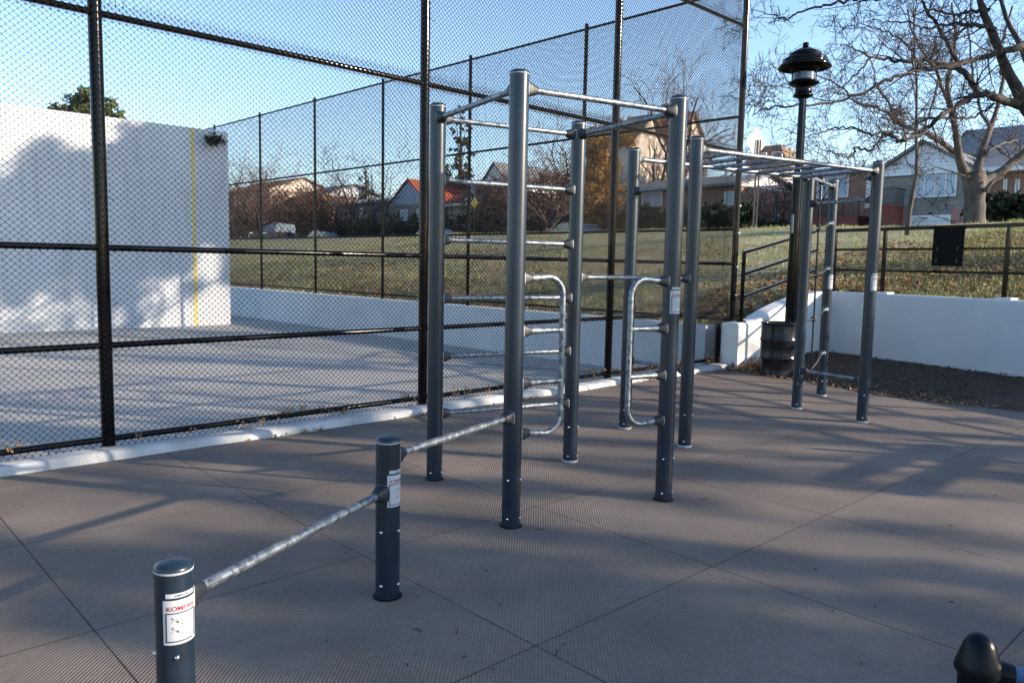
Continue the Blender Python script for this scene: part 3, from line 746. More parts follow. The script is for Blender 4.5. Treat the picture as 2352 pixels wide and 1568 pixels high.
def bar(a, c, za, zb, r=.0165, name='bar', clamps=(1, 1), mi='galv'):
    A = Vector((*PP[a][:2], za)); B = Vector((*PP[c][:2], zb)); d = (B-A).normalized()
    b = MB(); b.tube([A+d*(PR+.03), B-d*(PR+.03)], r, 20); o = b.build(name, mi, rig)
    if clamps[0]: clamp(o, A, d)
    if clamps[1]: clamp(o, B, -d)
    return o
bar('P1', 'P2', .455, .455); bar('P2', 'P3', .598, .598)
for a, c in (('P3', 'P4'), ('P3', 'P6'), ('P4', 'P5'), ('P5', 'P6')): bar(a, c, 2.297, 2.297)
for z in (1.92, 1.548, 1.177, .802, .43): bar('P4', 'P5', z, z, name='rung')
bar('P5', 'P8', 1.32, 1.32); bar('P7', 'P8', 2.03, 2.03); bar('P7', 'P8', .603, .603); bar('P9', 'P10', 2.047, 2.047); bar('P9', 'P10', .395, .395)
bar('P7', 'P10', 2.30, 2.30, .019, 'ladder_rail'); bar('P8', 'P9', 2.297, 2.297, .019, 'ladder_rail'); bar('P10', 'P11', 2.31, 2.31, .019, 'bar')
A = Vector((*PP['P7'][:2], 0)); B = Vector((*PP['P10'][:2], 0)); C_ = Vector((*PP['P8'][:2], 0)); D_ = Vector((*PP['P9'][:2], 0)); ud = (B-A).normalized(); vd = (D_-C_).normalized()
for s in (.35, .635, .92, 1.205, 1.49, 1.775, 2.06):
    p = A+ud*s; q_ = C_+vd*s; b = MB(); b.tube([(p.x, p.y, 2.293), (q_.x, q_.y, 2.293)], .0165, 16); b.build('ladder_rung', 'galv', rig)
# D-shaped side handles
for a, c in (('P3', 'P6'), ('P6', 'P3')):
    A = Vector((*PP[a][:2], 0)); d = (Vector((*PP[c][:2], 0))-A).normalized(); dx = 0 if a == 'P3' else -.008
    Z = lambda z: Vector((0, 0, z+dx)); rr_ = .0165; X = .30; br = .10
    path = [A+d*(PR+.03)+Z(1.33)]+[A+d*(PR+.10)+Z(1.335)]
    for k in range(9):
        t = math.pi/2*k/8; path.append(A+d*(X-br+br*math.sin(t))+Z(1.34-br+br*math.cos(t)))
    for k in range(9):
        t = math.pi/2*k/8; path.append(A+d*(X-br+br*math.cos(t))+Z(.49+br-br*math.sin(t)))
    path += [A+d*(PR+.10)+Z(.495), A+d*(PR+.03)+Z(.50)]
    rad = [.021, .0175]+[rr_]*18+[.0175, .021]
    b = MB(); b.tube(path, rad, 18); ho = b.build('side_handle', 'galv', rig)
    for z in (1.33, .50): clamp(ho, A+Z(z), d, big=.92)
    for z in (1.052, .773):
        b = MB(); b.tube([A+d*(PR+.03)+Z(z), A+d*(PR+.09)+Z(z), A+d*(PR+.15)+Z(z), A+d*(X)+Z(z)], [.021, .0195, .0165, .0155], 16); so = b.build('handle_stay', 'galv', ho)
    for z in (1.052, .773): clamp(ho, A+Z(z), d, big=.92)
sticker(posts_o['P1'], PP['P1'], 134, .478, .352, 0)
sticker(posts_o['P2'], PP['P2'], 118, .532, .398, 1)
zt = hat(1550, 667, PP['P6']); sticker(posts_o['P6'], PP['P6'], 143, zt, zt-.135, 2)
zt = hat(2008, 633, PP['P9']); sticker(posts_o['P9'], PP['P9'], 150, zt, zt-.135, 2)
zt = hat(1910, 635, PP['P11']); sticker(posts_o['P11'], PP['P11'], 146, zt, zt-.135, 2)
# rope ladder between the last two posts
A = Vector((*PP['P10'][:2], 0)); B = Vector((*PP['P11'][:2], 0)); d = (B-A).normalized(); LL = (B-A).length
pth = []
for i in range(30):
    z = 2.27-(2.27-.33)*i/29; pth.append(A+d*(LL*.47+.012*math.sin(z*2.3))+Vector((0, 0, z)))
b = MB(); b.tube(pth, .0095, 8); ro = b.build('climbing_rope', 'rope', rig)
b = MB(); b.lathe(A+d*(LL*.47)+Vector((0, 0, 2.31)), [(.001, -.035), (.03, -.03), (.033, 0), (.03, .035), (.022, .045), (.001, .05)], 14); b.build('rope_hook', 'clamp', ro)
b = MB(); b.tube([A+d*(LL*.47)+Vector((0, 0, 2.27)), A+d*(LL*.47)+Vector((0, 0, 2.13))], .012, 10); b.build('rope_sleeve', 'galv', ro)
for z, zr in ((1.85, 1.87), (1.37, 1.38), (.905, .93), (.36, .45)):
    c = A+d*(LL*.46)+Vector((0, 0, z-.02)); b = MB()
    b.lathe(c, [(.001, -.032), (.019, -.024), (.025, 0), (.019, .024), (.001, .032)], 12); b.build('rope_knot', 'rope', ro)
    b = MB(); pts = [A+d*PR+Vector((0, 0, zr-.0)), A+d*(LL*.25)+Vector((0, 0, (z+zr)/2-.035)), c, A+d*(LL*.72)+Vector((0, 0, (z+zr)/2+.0)), A+d*(LL-PR-.05)+Vector((0, 0, zr+.03))]
    b.tube(pts, .0075, 8); ho = b.build('rope_rung', 'ropelight', rig)
    for e, sg in ((A+d*PR, 1), (B-d*PR, -1)):
        q_ = Vector((e.x, e.y, zr+(.035 if sg < 0 else 0))); b = MB(); b.lathe(q_, [(.034, -.006), (.034, .006), (.026, .012), (.018, .014), (.017, .03), (.008, .034), (.008, .06), (.001, .062)], 16, axis=d*sg); b.build('eyelet', 'galv', ho)

# ================================================================== RIGHT-HAND BLACK FENCE
def on_wall(s, z, off=.10): p = WW0+WWd*s+WWn*off; return Vector((p.x, p.y, z))
bf = thing('rail_fence', 'black three-rail metal fence on the white retaining wall, with a square board hung on it', 'fence', on_wall(0, 1.06))
sx = lambda x, y=600: (PL(x, y, WW0, WWn)-WW0).dot(WWd)
pp = [.04, sx(2020), sx(2302)]; step = pp[2]-pp[1]
while pp[-1] < 20: pp.append(pp[-1]+step)
for s in pp:
    b = MB(); p = on_wall(s, 1.0); b.box((p.x, p.y, 1.53), (.045, .045, 1.04), Matrix.Rotation(math.atan2(WWd.y, WWd.x), 3, 'Z')); b.build('post', 'blackpaint', bf)
for z, h in ((2.025, .052), (1.725, .034), (1.405, .034)):
    b = MB(); b.beam(on_wall(-.02, z, .10), on_wall(20, z, .10), .048 if h > .04 else .03, h); b.build('rail', 'blackpaint', bf)
s0, s1 = sx(2136, 560), sx(2208, 560)
b = MB(); b.beam(on_wall(s0, 1.757, .065), on_wall(s1, 1.757, .065), .012, .54, bevel=.004)
nb_ = b.build('notice_board', 'blackmatte'); tag(nb_, 'square black board seen from behind, hanging on the black rail fence', 'board')
for sc_ in (s0+.08, s1-.08):
    for z in (1.725, 2.025 if False else 1.56):
        b = MB(); q_ = on_wall(sc_, z, .052); b.box(q_, (.035, .012, .05), Matrix.Rotation(math.atan2(WWd.y, WWd.x), 3, 'Z')); b.build('mounting_clip', 'iron', nb_)
hr = thing('handrail', 'sloping black handrail of three rails on top of the sunlit ramp wall', 'handrail', RW0+RWn*.13+RWd*.3)
HP = RW0+RWn*.13
s_a = .28
def on_ramp(s, z): p = HP+RWd*s; return Vector((p.x, p.y, z))
pa = on_ramp(s_a, 0)
zs = [hat(1703, y, pa) for y in (580, 630, 683)]
ends = [2.03, 1.725, 1.405]
b = MB(); b.box((pa.x, pa.y, (.6+zs[0])/2), (.04, .04, zs[0]-.6+.02), Matrix.Rotation(math.atan2(RWd.y, RWd.x), 3, 'Z')); b.build('post', 'blackpaint', hr)
b = MB(); b.box((pa.x, pa.y, .655), (.11, .11, .02)); b.build('base_plate', 'blackpaint', hr)
pm = on_ramp(1.45, 0); b = MB(); 
for za, zb in zip(zs, ends):
    b = MB(); b.beam(on_ramp(s_a, za), on_ramp(2.62, zb), .036, .036, bevel=.006); b.build('rail', 'blackpaint', hr)

# ================================================================== DRUM AND LAMP
dc = Vector((3.55, 10.33, 0))
dr = thing('oil_drum', 'scuffed black steel drum used as a bin in front of the sunlit ramp wall', 'drum', dc)
M_['drum'] = mat('scuffed_black_drum', (.0015, .002, .003), .2, 0, 0, 7, c2=(.018, .020, .024), bump=.3, bscale=18, spec=.3)
Rb = .240; Hh = .70
pr_ = [(Rb-.02, 0), (Rb, .0), (Rb+.004, .012), (Rb, .024)]
for zc in (.235, .475):
    pr_ += [(Rb, zc-.03), (Rb+.006, zc-.014), (Rb+.011, zc), (Rb+.006, zc+.014), (Rb, zc+.03)]
pr_ += [(Rb, Hh-.03)]
b = MB(); b.lathe(dc, pr_, 48); b.build('drum_body', 'drum', dr)
b = MB(); b.lathe(dc, [(Rb, Hh-.03), (Rb+.007, Hh-.015), (Rb+.007, Hh), (Rb-.006, Hh+.003), (Rb-.012, Hh-.01), (Rb-.012, Hh-.12)], 48); b.build('drum_rim', 'drum', dr)
b = MB(); b.lathe(dc, [(Rb-.012, Hh-.12), (Rb-.012, .05), (.001, .05)], 32); b.build('drum_inside', 'blackmatte', dr)
LY = 11.25
lb = AT(1815.5, 745, LY); lx, ly = lb.x, lb.y
lp = thing('lamp_post', 'tall black park lamp post with a tiered shade behind the drum', 'street lamp', (lx, ly, .03))
zy = lambda y: hat(1815.5+(745-y)*.057, y, (lx, ly))
b = MB(); zsh = zy(222)
prof = [(.15, 0), (.155, .05), (.13, .09), (.10, .16), (.082, .3), (.076, zy(400)), (.066, zy(396)), (.058, zy(385)), (.050, zsh)]
N = 32; V = []
for r_, z in prof:
    for j in range(N):
        fl = 1-.07*(j % 2) if .25 < z else 1; a = 2*math.pi*j/N; V.append((lx+math.cos(a)*r_*fl, ly+math.sin(a)*r_*fl, z))
b.add(V, [(i*N+j, i*N+(j+1) % N, (i+1)*N+(j+1) % N, (i+1)*N+j) for i in range(len(prof)-1) for j in range(N)], 0, False); b.build('lamp_shaft', 'blackpaint', lp)
px = LY/F*1.0
b = MB(); z0, z1 = zy(222), zy(190)
b.lathe((lx, ly, 0), [(.06, z0-.03), (.135, z0), (.135, z0+.02), (.118, z0+.04), (.112, z0+.05), (.112, z1-.03), (.13, z1-.02), (.135, z1+.015), (.16, z1+.03), (.16, z1+.03)], 32); b.build('lamp_base', 'blackpaint', lp)
z2 = zy(192)
b = MB(); b.lathe((lx, ly, 0), [(.11, z2-.05), (.17, z2-.03), (.212, z2), (.208, z2+.012), (.17, z2+.03), (.12, z2+.03)], 32); b.build('lower_ring', 'blackpaint', lp)
z3 = zy(136)
zg = zy(169)
b = MB(); b.lathe((lx, ly, 0), [(.15, z2+.03), (.15, zg)], 24); b.build('lamp_glass', 'lampglass', lp)
b = MB(); b.lathe((lx, ly, 0), [(.02, zg+.003), (.165, zg+.003), (.20, zg+.05), (.22, z3+.05)], 28); b.build('louvre', 'blackmatte', lp)
for k in range(4):
    a = R(45+90*k); q_ = Vector((lx+math.cos(a)*.175, ly+math.sin(a)*.175, 0)); b = MB(); b.tube([q_+Vector((0, 0, z2)), q_+Vector((0, 0, z3+.10))], .008, 6); b.build('lamp_stay', 'blackpaint', lp)
# two stacked shades with a gap
b = MB(); zA = zy(157); b.lathe((lx, ly, 0), [(.348, zA), (.358, zA+.005), (.34, zA+.045), (.30, zA+.062), (.285, zA+.066), (.305, zA+.085), (.300, zA+.115), (.27, zA+.135), (.22, zA+.14), (.21, zA+.125), (.26, zA+.105), (.27, zA+.07), (.33, zA+.03), (.348, zA)], 40); b.build('lamp_shade', 'blackpaint', lp)
b = MB(); zB = zy(132); zT = zy(100)
b.lathe((lx, ly, 0), [(.205, zB-.0), (.222, zB+.01), (.215, zB+.045), (.15, zB+.085), (.075, zB+.125), (.035, zB+.14), (.03, zT-.06), (.042, zT-.055), (.042, zT), (.03, zT+.01), (.001, zT+.012)], 36)
b.lathe((lx, ly, 0), [(.205, zB), (.19, zB+.02), (.1, zB+.06), (.001, zB+.07)], 36); b.build('lamp_cap', 'blackpaint', lp)
b = MB(); p = Vector((lx, ly, zy(515)))+Vector((-.07, -.055, 0)); b.box(p, (.03, .012, .26), Matrix.Rotation(R(-40), 3, 'Z')); b.build('number_plate', 'greyring', lp)

# ================================================================== NEAR GRIP (bottom right) AND UNSEEN FRAME ADDED FOR SHADOWS
gp = G(2253, 1454, .46); gx, gy = gp.x, gp.y
gr = thing('exercise_machine', 'black round-capped post with a blue bar at the bottom right corner', 'exercise machine', (gx, gy, 0))
b = MB(); b.lathe((gx, gy, 0), [(.047, .0), (.047, .33), (.048, .375)], 36); b.build('post', 'rubberblack', gr)
b = MB(); b.lathe((gx, gy, 0), [(.047, .35), (.057, .357), (.058, .366), (.053, .385), (.046, .408), (.039, .430), (.030, .447), (.017, .457), (.0001, .460)], 36)
b.tube([(gx+.02, gy-.008, .365), (gx+.058, gy-.022, .362), (gx+.075, gy-.028, .360)], [.030, .031, .029], 20); b.build('elbow_cap', 'rubberblack', gr)
b = MB(); b.tube([(gx+.06, gy-.022, .362), (gx+.95, gy-.36, .345)], .023, 20); b.build('blue_bar', 'bluetube', gr)
b = MB(); b.lathe((gx+.97, gy-.367, 0), [(.047, 0), (.047, .36), (.04, .43), (.001, .46)], 30); b.build('post', 'rubberblack', gr)
ob = thing('stretching_bench', 'dark outdoor stretching frame with two broad boards, outside the picture to the right', 'exercise frame', (6.8, 5, 0))
hgt = 1.1; ofs = Vector((tosun.x, tosun.y, 0))*(hgt/tosun.z)  # added boards and posts, set back along the sun from their wanted shadows
for (a, c) in (((3.50, 6.26), (2.15, 5.12)), ((3.80, 6.07), (2.5, 4.85))):
    b = MB(); b.beam(Vector((*a, hgt))+ofs, Vector((*c, hgt))+ofs, .12, .05); b.build('board', 'navy', ob)
for (x, y, h) in ((3.30, 6.46, 1.16), (2.66, 6.39, .98), (2.38, 6.06, .95), (2.1, 5.75, .9), (3.60, 6.10, 1.2), (2.9, 5.4, 1.12)):
    o_ = Vector((tosun.x, tosun.y, 0))*(h/tosun.z); b = MB(); b.tube([(x+o_.x, y+o_.y, 0), (x+o_.x, y+o_.y, h)], .03, 12); b.build('post', 'navy', ob)

# ================================================================== TREES
def grow(rnd, p, d, L, r, lev, out, up_=.1, spread=.9, seglen=None, maxlev=3, kids=(6, 6, 5, 4), wob=.22):
    """recursive bare branch; appends (a, b, ra, rb, level)"""
    n = max(3, int(L/(seglen or (.45 if lev == 0 else .28)))); n = min(n, 9)
    pts = [Vector(p)]; d = Vector(d).normalized(); rads = [r]
    for i in range(n):
        d = (d+Vector((rnd.gauss(0, wob), rnd.gauss(0, wob), rnd.gauss(0, wob)+up_*.25))).normalized()
        pts.append(pts[-1]+d*(L/n)); rads.append(r*(1-.78*(i+1)/n))
    for i in range(n): out.append((pts[i], pts[i+1], rads[i], rads[i+1], lev))
    if lev < maxlev:
        for k in range(kids[lev]):
            f_ = .22+.78*(k+rnd.random())/kids[lev]; i = min(int(f_*n), n-1); q_ = pts[i].lerp(pts[i+1], f_*n-i if f_*n-i < 1 else 1)
            dd = (pts[i+1]-pts[i]).normalized(); sidev = Vector((rnd.gauss(0, 1), rnd.gauss(0, 1), rnd.gauss(0, 1))); sidev = (sidev-dd*sidev.dot(dd)).normalized()
            nd = (dd*(1-spread*.55)+sidev*spread+Vector((0, 0, up_))).normalized()
            grow(rnd, q_, nd, L*rnd.uniform(.35, .62)*(1.15-.4*f_), max(rads[i]*.55, .0035), lev+1, out, up_, spread, None, maxlev, kids, wob)
def segs_to(name, segs, m_, parent, n=3):
    if not segs: return
    A = np.array([tuple(s[0]) for s in segs]); B = np.array([tuple(s[1]) for s in segs]); ra = np.array([s[2] for s in segs]); rb = np.array([s[3] for s in segs])
    V, Fc = seg_soup(A, B, ra, rb, n); return fast_mesh(name, V, Fc, m_, parent, smooth=n > 4)
def bare_tree(name, label, pos, H, r0, seed, spread=.85, lev=3, kids=(5, 6, 5, 4), bark='darkbark', twig='twig', group=None, fork=.35, nl=6, up_=.12, thin=1., cat='tree'):
    rnd = random.Random(seed); pos = Vector(pos); root = thing(name, label, cat, pos, group=group); out = []
    tp = [pos+Vector((0, 0, -.2))]; rr_ = [r0*1.25]; d = Vector((rnd.gauss(0, .05), rnd.gauss(0, .05), 1))
    nseg = 6; TH = H*fork
    for i in range(nseg): tp.append(tp[-1]+Vector((d.x+rnd.gauss(0, .04), d.y+rnd.gauss(0, .04), 1)).normalized()*(TH+.2)/nseg); rr_.append(r0*(1-.25*(i+1)/nseg))
    b = MB(); b.tube(tp, rr_, 12); tr = b.build('trunk', bark, root)
    for k in range(nl):
        a = 2*math.pi*(k+rnd.random()*.7)/nl; q_ = tp[-1].lerp(tp[-3], rnd.random()*.8) if k else tp[-1]
        dz = rnd.uniform(.5, 1.3) if k else 2.5
        grow(rnd, q_, (math.cos(a)*spread, math.sin(a)*spread, dz), (H-TH)*rnd.uniform(.7, 1.05), r0*rnd.uniform(.38, .6), 0, out, up_, .9, None, lev, kids)
    big = [s for s in out if s[4] <= 0]; sm_ = [(a, c, max(x, .004*thin), max(y, .003*thin), l) for a, c, x, y, l in out if l > 0]
    segs_to('limbs', big, bark, root, 7); segs_to('twigs', sm_, twig, root, 3)
    return root
def leaf_crown(name, label, pos, H, r0, blobs, N, size, m_, seed, bark='darkbark', group=None, cat='tree', flat=1., trunk=True):
    """trunk, limbs to every clump and thousands of small leaf faces; blobs = (x,y,z,r) relative"""
    g = np.random.default_rng(seed); pos = Vector(pos); root = thing(name, label, cat, pos, group=group)
    if trunk:
        b = MB(); tz = max(bl[2] for bl in blobs)
        b.tube([pos+Vector((0, 0, -.2)), pos+Vector((.03*H*.2, 0, tz*.5)), pos+Vector((0, .02, tz*.97))], [r0, r0*.7, r0*.15], 10)
        for bl in blobs: b.tube([pos+Vector((bl[0]*.05, bl[1]*.05, bl[2]*.72)), pos+Vector((bl[0]*.6, bl[1]*.6, bl[2]*.92)), pos+Vector(bl[:3])], [r0*.3, r0*.16, r0*.05], 5)
        b.build('trunk', bark, root)
    tot = sum(bl[3]**2 for bl in blobs); P = []
    for bl in blobs:
        n = int(N*bl[3]**2/tot); k = max(3, int(n/22)); c = g.normal(0, 1, (k, 3)); c /= np.linalg.norm(c, axis=1, keepdims=True); c *= (g.random((k, 1))**.45)*bl[3]; c[:, 2] *= flat
        idx = g.integers(0, k, n); q_ = c[idx]+g.normal(0, bl[3]*.11, (n, 3)); q_ += np.array([pos.x+bl[0], pos.y+bl[1], pos.z+bl[2]]); P.append(q_)
    P = np.concatenate(P); n = len(P)
    u = g.normal(0, 1, (n, 3)); u /= np.linalg.norm(u, axis=1, keepdims=True); v = np.cross(u, g.normal(0, 1, (n, 3))); v /= np.linalg.norm(v, axis=1, keepdims=True)
    sz = (g.uniform(.5, 1, n)*size)[:, None]; V = np.stack([P-u*sz, P-v*sz*.5, P+u*sz, P+v*sz*.5], 1).reshape(-1, 3)
    fast_mesh('crown', V, np.arange(4*n).reshape(-1, 4), m_, root); return root

# big tree on the right: trunk and limbs traced on an upright plane, with real depth wander
def Z4(x, y): return (2800+x/1.568)/1.7415, y/1.568/1.7415
def limb_tree(name, label, Y0, limbs, trunk_pts, seed, kids=(9, 6, 4), bark='bark', twig='twig', dens=1.6, Lsec=1.0, lev=2, rsc=1., base=None, tsc=1.):
    rnd = random.Random(seed); root = thing(name, label, 'tree', base)
    b = MB()
    for pts, ws, dy in trunk_pts:
        path = []; rad = []
        for i, ((x, y), wd) in enumerate(zip(pts, ws)):
            Y = Y0+dy[i]; path.append(AT(*Z4(x, y), Y)); rad.append(wd/2/1.568/1.7415*Y/F*tsc)
        # resample smoothly
        P2 = []; R2 = []
        for i in range(len(path)-1):
            for k in range(5):
                t = k/5; p0 = path[max(i-1, 0)]; p1 = path[i]; p2 = path[i+1]; p3 = path[min(i+2, len(path)-1)]
                P2.append(.5*((2*p1)+(-p0+p2)*t+(2*p0-5*p1+4*p2-p3)*t*t+(-p0+3*p1-3*p2+p3)*t**3)); R2.append((rad[i]*(1-t)+rad[i+1]*t)*(1+rnd.gauss(0, .035)))
        P2.append(path[-1]); R2.append(rad[-1]); b.tube(P2, R2, 14)
    b.build('trunk', bark, root)
    out = []; bb = MB()
    for pts, ws, dy in limbs:
        path = [AT(*Z4(*p), Y0+dy[0]+(dy[1]-dy[0])*i/(len(pts)-1)+rnd.gauss(0, .12)) for i, p in enumerate(pts)]
        rad = [w_/2/1.568/1.7415*Y0/F*rsc for w_ in ws]; P2 = []; R2 = []
        for i in range(len(path)-1):
            for k in range(5):
                t = k/5; p0 = path[max(i-1, 0)]; p1 = path[i]; p2 = path[i+1]; p3 = path[min(i+2, len(path)-1)]
                P2.append(.5*((2*p1)+(-p0+p2)*t+(2*p0-5*p1+4*p2-p3)*t*t+(-p0+3*p1-3*p2+p3)*t**3)+Vector((rnd.gauss(0, .015), 0, rnd.gauss(0, .015)))); R2.append(rad[i]*(1-t)+rad[i+1]*t)
        P2.append(path[-1]); R2.append(rad[-1]); bb.tube(P2, R2, 9)
        tot = sum((P2[i+1]-P2[i]).length for i in range(len(P2)-1)); nk = int(tot*dens*2.2)
        for k in range(nk):
            f_ = .08+.92*rnd.random(); i = min(int(f_*(len(P2)-1)), len(P2)-2); dd = (P2[i+1]-P2[i]).normalized()
            sd = Vector((rnd.gauss(0, 1), rnd.gauss(0, .8), rnd.gauss(.1, 1))); sd = (sd-dd*sd.dot(dd)).normalized()
            grow(rnd, P2[i], (dd*.75+sd).normalized(), Lsec*rnd.uniform(.4, 1.15), max(.006, min(.018, R2[i]*.5)), 1, out, .04, .85, .22, 1+lev, (0,)+kids, .2)
    bb.build('limbs', bark, root)
    sm_ = [(a, c, max(x, .0045), max(y, .0032), l) for a, c, x, y, l in out]; segs_to('twigs', sm_, twig, root, 3)
    return root
tA = [([(1722, 1440), (1722, 1330), (1722, 1230), (1718, 1130), (1716, 1080)], [150, 140, 138, 150, 158], [0]*5),
      ([(1690, 1120), (1650, 1060), (1625, 980), (1612, 880), (1600, 800), (1575, 690), (1555, 580)], [78, 66, 56, 48, 42, 36, 30], [0, -.1, -.2, -.3, -.4, -.5, -.6]),
      ([(1735, 1110), (1752, 1010), (1785, 900), (1822, 800), (1858, 700), (1885, 600)], [78, 52, 44, 38, 32, 26], [0, .1, .2, .4, .5, .6]),
      ([(1760, 1150), (1830, 1110), (1900, 1070), (1970, 1010), (2050, 940), (2120, 860)], [84, 62, 58, 54, 48, 44], [0, .1, .1, .2, .2, .3]),
      ([(1790, 1200), (1815, 1160), (1850, 1130), (1900, 1110)], [40, 28, 22, 18], [-.3, -.4, -.4, -.4])]
lA = [([(1612, 960), (1540, 910), (1470, 865), (1400, 830), (1300, 800), (1240, 765), (1160, 700), (1080, 665), (970, 640), (900, 560), (800, 500), (720, 470)], [40, 34, 30, 27, 22, 20, 18, 16, 13, 10, 8, 5], (0, -1.5)),
      ([(1575, 690), (1520, 560), (1480, 440), (1400, 330), (1330, 200), (1300, 60)], [24, 20, 16, 13, 10, 8], (0, -1)),
      ([(1555, 580), (1560, 460), (1590, 330), (1600, 180), (1580, 20)], [28, 24, 20, 16, 12], (0, 0)),
      ([(1885, 600), (1900, 480), (1880, 350), (1910, 200), (1960, 40)], [26, 22, 18, 14, 12], (.5, 1)),
      ([(1822, 800), (1760, 690), (1730, 560), (1700, 400), (1690, 240), (1660, 60)], [24, 18, 15, 12, 10, 8], (.3, 1.2)),
      ([(1400, 830), (1440, 700), (1480, 560), (1490, 400), (1470, 250)], [16, 12, 10, 8, 5], (-.5, .5)),
      ([(1752, 1000), (1820, 940), (1900, 900), (1990, 880)], [26, 20, 16, 12], (0, .4)),
      ([(1240, 765), (1180, 640), (1100, 520), (1080, 400), (1010, 280)], [14, 11, 9, 7, 4], (-1, -.5)),
      ([(1690, 1110), (1620, 1090), (1500, 1050), (1420, 1080), (1380, 1090)], [14, 10, 8, 6, 4], (-.4, -.8))]
limb_tree('bare_tree', 'big bare grey tree with a thick forked trunk in front of the stone house', 22.5, lA, tA, 11, dens=1.4, Lsec=1.45, kids=(6, 5), lev=2, base=AT(*Z4(1722, 1440), 22.5), tsc=.86)
tB = [([(2480, 1500), (2440, 1200), (2300, 1000), (2150, 780), (2050, 680), (1990, 560), (1920, 430), (1870, 300), (1830, 200), (1770, 60), (1740, -80)], [150, 140, 120, 96, 80, 68, 58, 50, 48, 38, 32], [0]*11)]
lB = [([(2150, 700), (2032, 660), (1930, 640), (1830, 600), (1740, 590), (1640, 650), (1560, 700), (1500, 740), (1430, 800), (1370, 850), (1290, 885), (1230, 895)], [50, 46, 44, 38, 32, 26, 22, 22, 20, 18, 16, 8], (0, -.8)),
      ([(2100, 250), (1980, 300), (1830, 345), (1700, 380), (1600, 410), (1480, 430), (1370, 440), (1240, 480), (1120, 525), (1000, 590), (880, 635), (740, 650), (560, 665), (400, 690), (330, 730)], [40, 34, 28, 25, 26, 22, 20, 16, 15, 14, 12, 11, 9, 7, 4], (0, -1.6)),
      ([(1600, 410), (1500, 395), (1380, 375), (1260, 385), (1160, 370), (1070, 360), (960, 300), (880, 280)], [24, 20, 17, 15, 14, 12, 7, 4], (-.3, -1.2)),
      ([(1600, 410), (1660, 470), (1710, 530), (1740, 590)], [30, 30, 32, 34], (-.2, -.2)),
      ([(1230, 870), (1180, 830), (1080, 840), (970, 810), (850, 810), (740, 840), (650, 860)], [12, 12, 12, 9, 8, 6, 4], (-.8, -1.3)),
      ([(1290, 885), (1220, 870), (1150, 850), (1120, 890), (1070, 945), (980, 925), (970, 970), (930, 990), (840, 960), (740, 935)], [14, 12, 11, 11, 12, 9, 9, 8, 5, 3], (-.8, -1.2)),
      ([(1500, 740), (1600, 745), (1700, 740), (1780, 700), (1840, 650)], [12, 12, 12, 12, 12], (-.4, 0)),
      ([(1500, 740), (1400, 760), (1300, 800), (1240, 810)], [12, 10, 7, 4], (-.4, -.6)),
      ([(1620, 400), (1560, 290), (1500, 180), (1440, 90), (1390, 10), (1370, -80)], [22, 19, 17, 15, 13, 11], (-.2, .2)),
      ([(1070, 360), (1010, 430), (940, 500), (880, 560), (800, 620)], [9, 8, 7, 6, 3], (-1, -1.3)),
      ([(1850, 180), (1730, 160), (1600, 150), (1500, 160), (1400, 180), (1300, 140), (1200, 140), (1080, 120)], [26, 20, 15, 12, 10, 8, 6, 4], (0, -.8)),
      ([(1300, -60), (1180, -20), (1050, 0), (920, 10), (780, 35), (640, 70), (540, 120), (440, 90), (330, 60)], [18, 16, 14, 12, 11, 9, 8, 5, 3], (-.4, -1.2)),
      ([(1820, 60), (1700, 70), (1560, 90), (1440, 60), (1340, 100)], [20, 15, 11, 8, 5], (0, -.5)),
      ([(2060, 420), (1960, 200), (1900, 60), (1900, -60)], [30, 24, 20, 16], (.2, .5)),
      ([(1370, 440), (1330, 330), (1260, 250), (1150, 190), (1050, 170)], [13, 10, 8, 6, 3], (-.6, -.9))]
bB = AT(*Z4(2440, 1200), 14.0)
limb_tree('bare_tree', 'dark bare tree at the right edge with long drooping branches reaching the lamp post', 14.0, lB, tB, 23, dens=1.75, Lsec=.95, kids=(6, 5), lev=2, bark='darkbark', rsc=1.2, base=(bB.x, bB.y, 1.1))
# sapling
sp = AT(2085, 524, 19.5)
rnd = random.Random(5); sr = thing('sapling', 'thin young tree with upright branches in front of the stone house', 'tree', sp)
pth = [AT(x, y, 19.5) for x, y in ((2084, 540), (2088, 490), (2097, 440), (2105, 400), (2106, 360), (2104, 300), (2106, 200), (2100, 100), (2098, 10))]
b = MB(); b.tube(pth, [.07, .062, .055, .05, .04, .034, .028, .02, .014], 8); b.build('trunk', 'bark', sr); out = []
for i in range(3, 8):
    for k in range(4):
        a = rnd.random()*6.28; grow(rnd, pth[i].lerp(pth[i+1], rnd.random()), (math.cos(a)*.5, math.sin(a)*.5, 1), rnd.uniform(.7, 1.6), .014, 1, out, .15, .6, .25, 2, (0, 5, 4), .12)
segs_to('twigs', out, 'twig', sr)

def at_s(x, y, s): t, z = FS(x, y, s); return ST(s, t, z)
def ground_s(x, s, y=530): t, z = FS(x, y, s); p = ST(s, t); return Vector((p.x, p.y, hz_(s, False)))
def h_at(x, y, s): return FS(x, y, s)[1]-hz_(s, False)
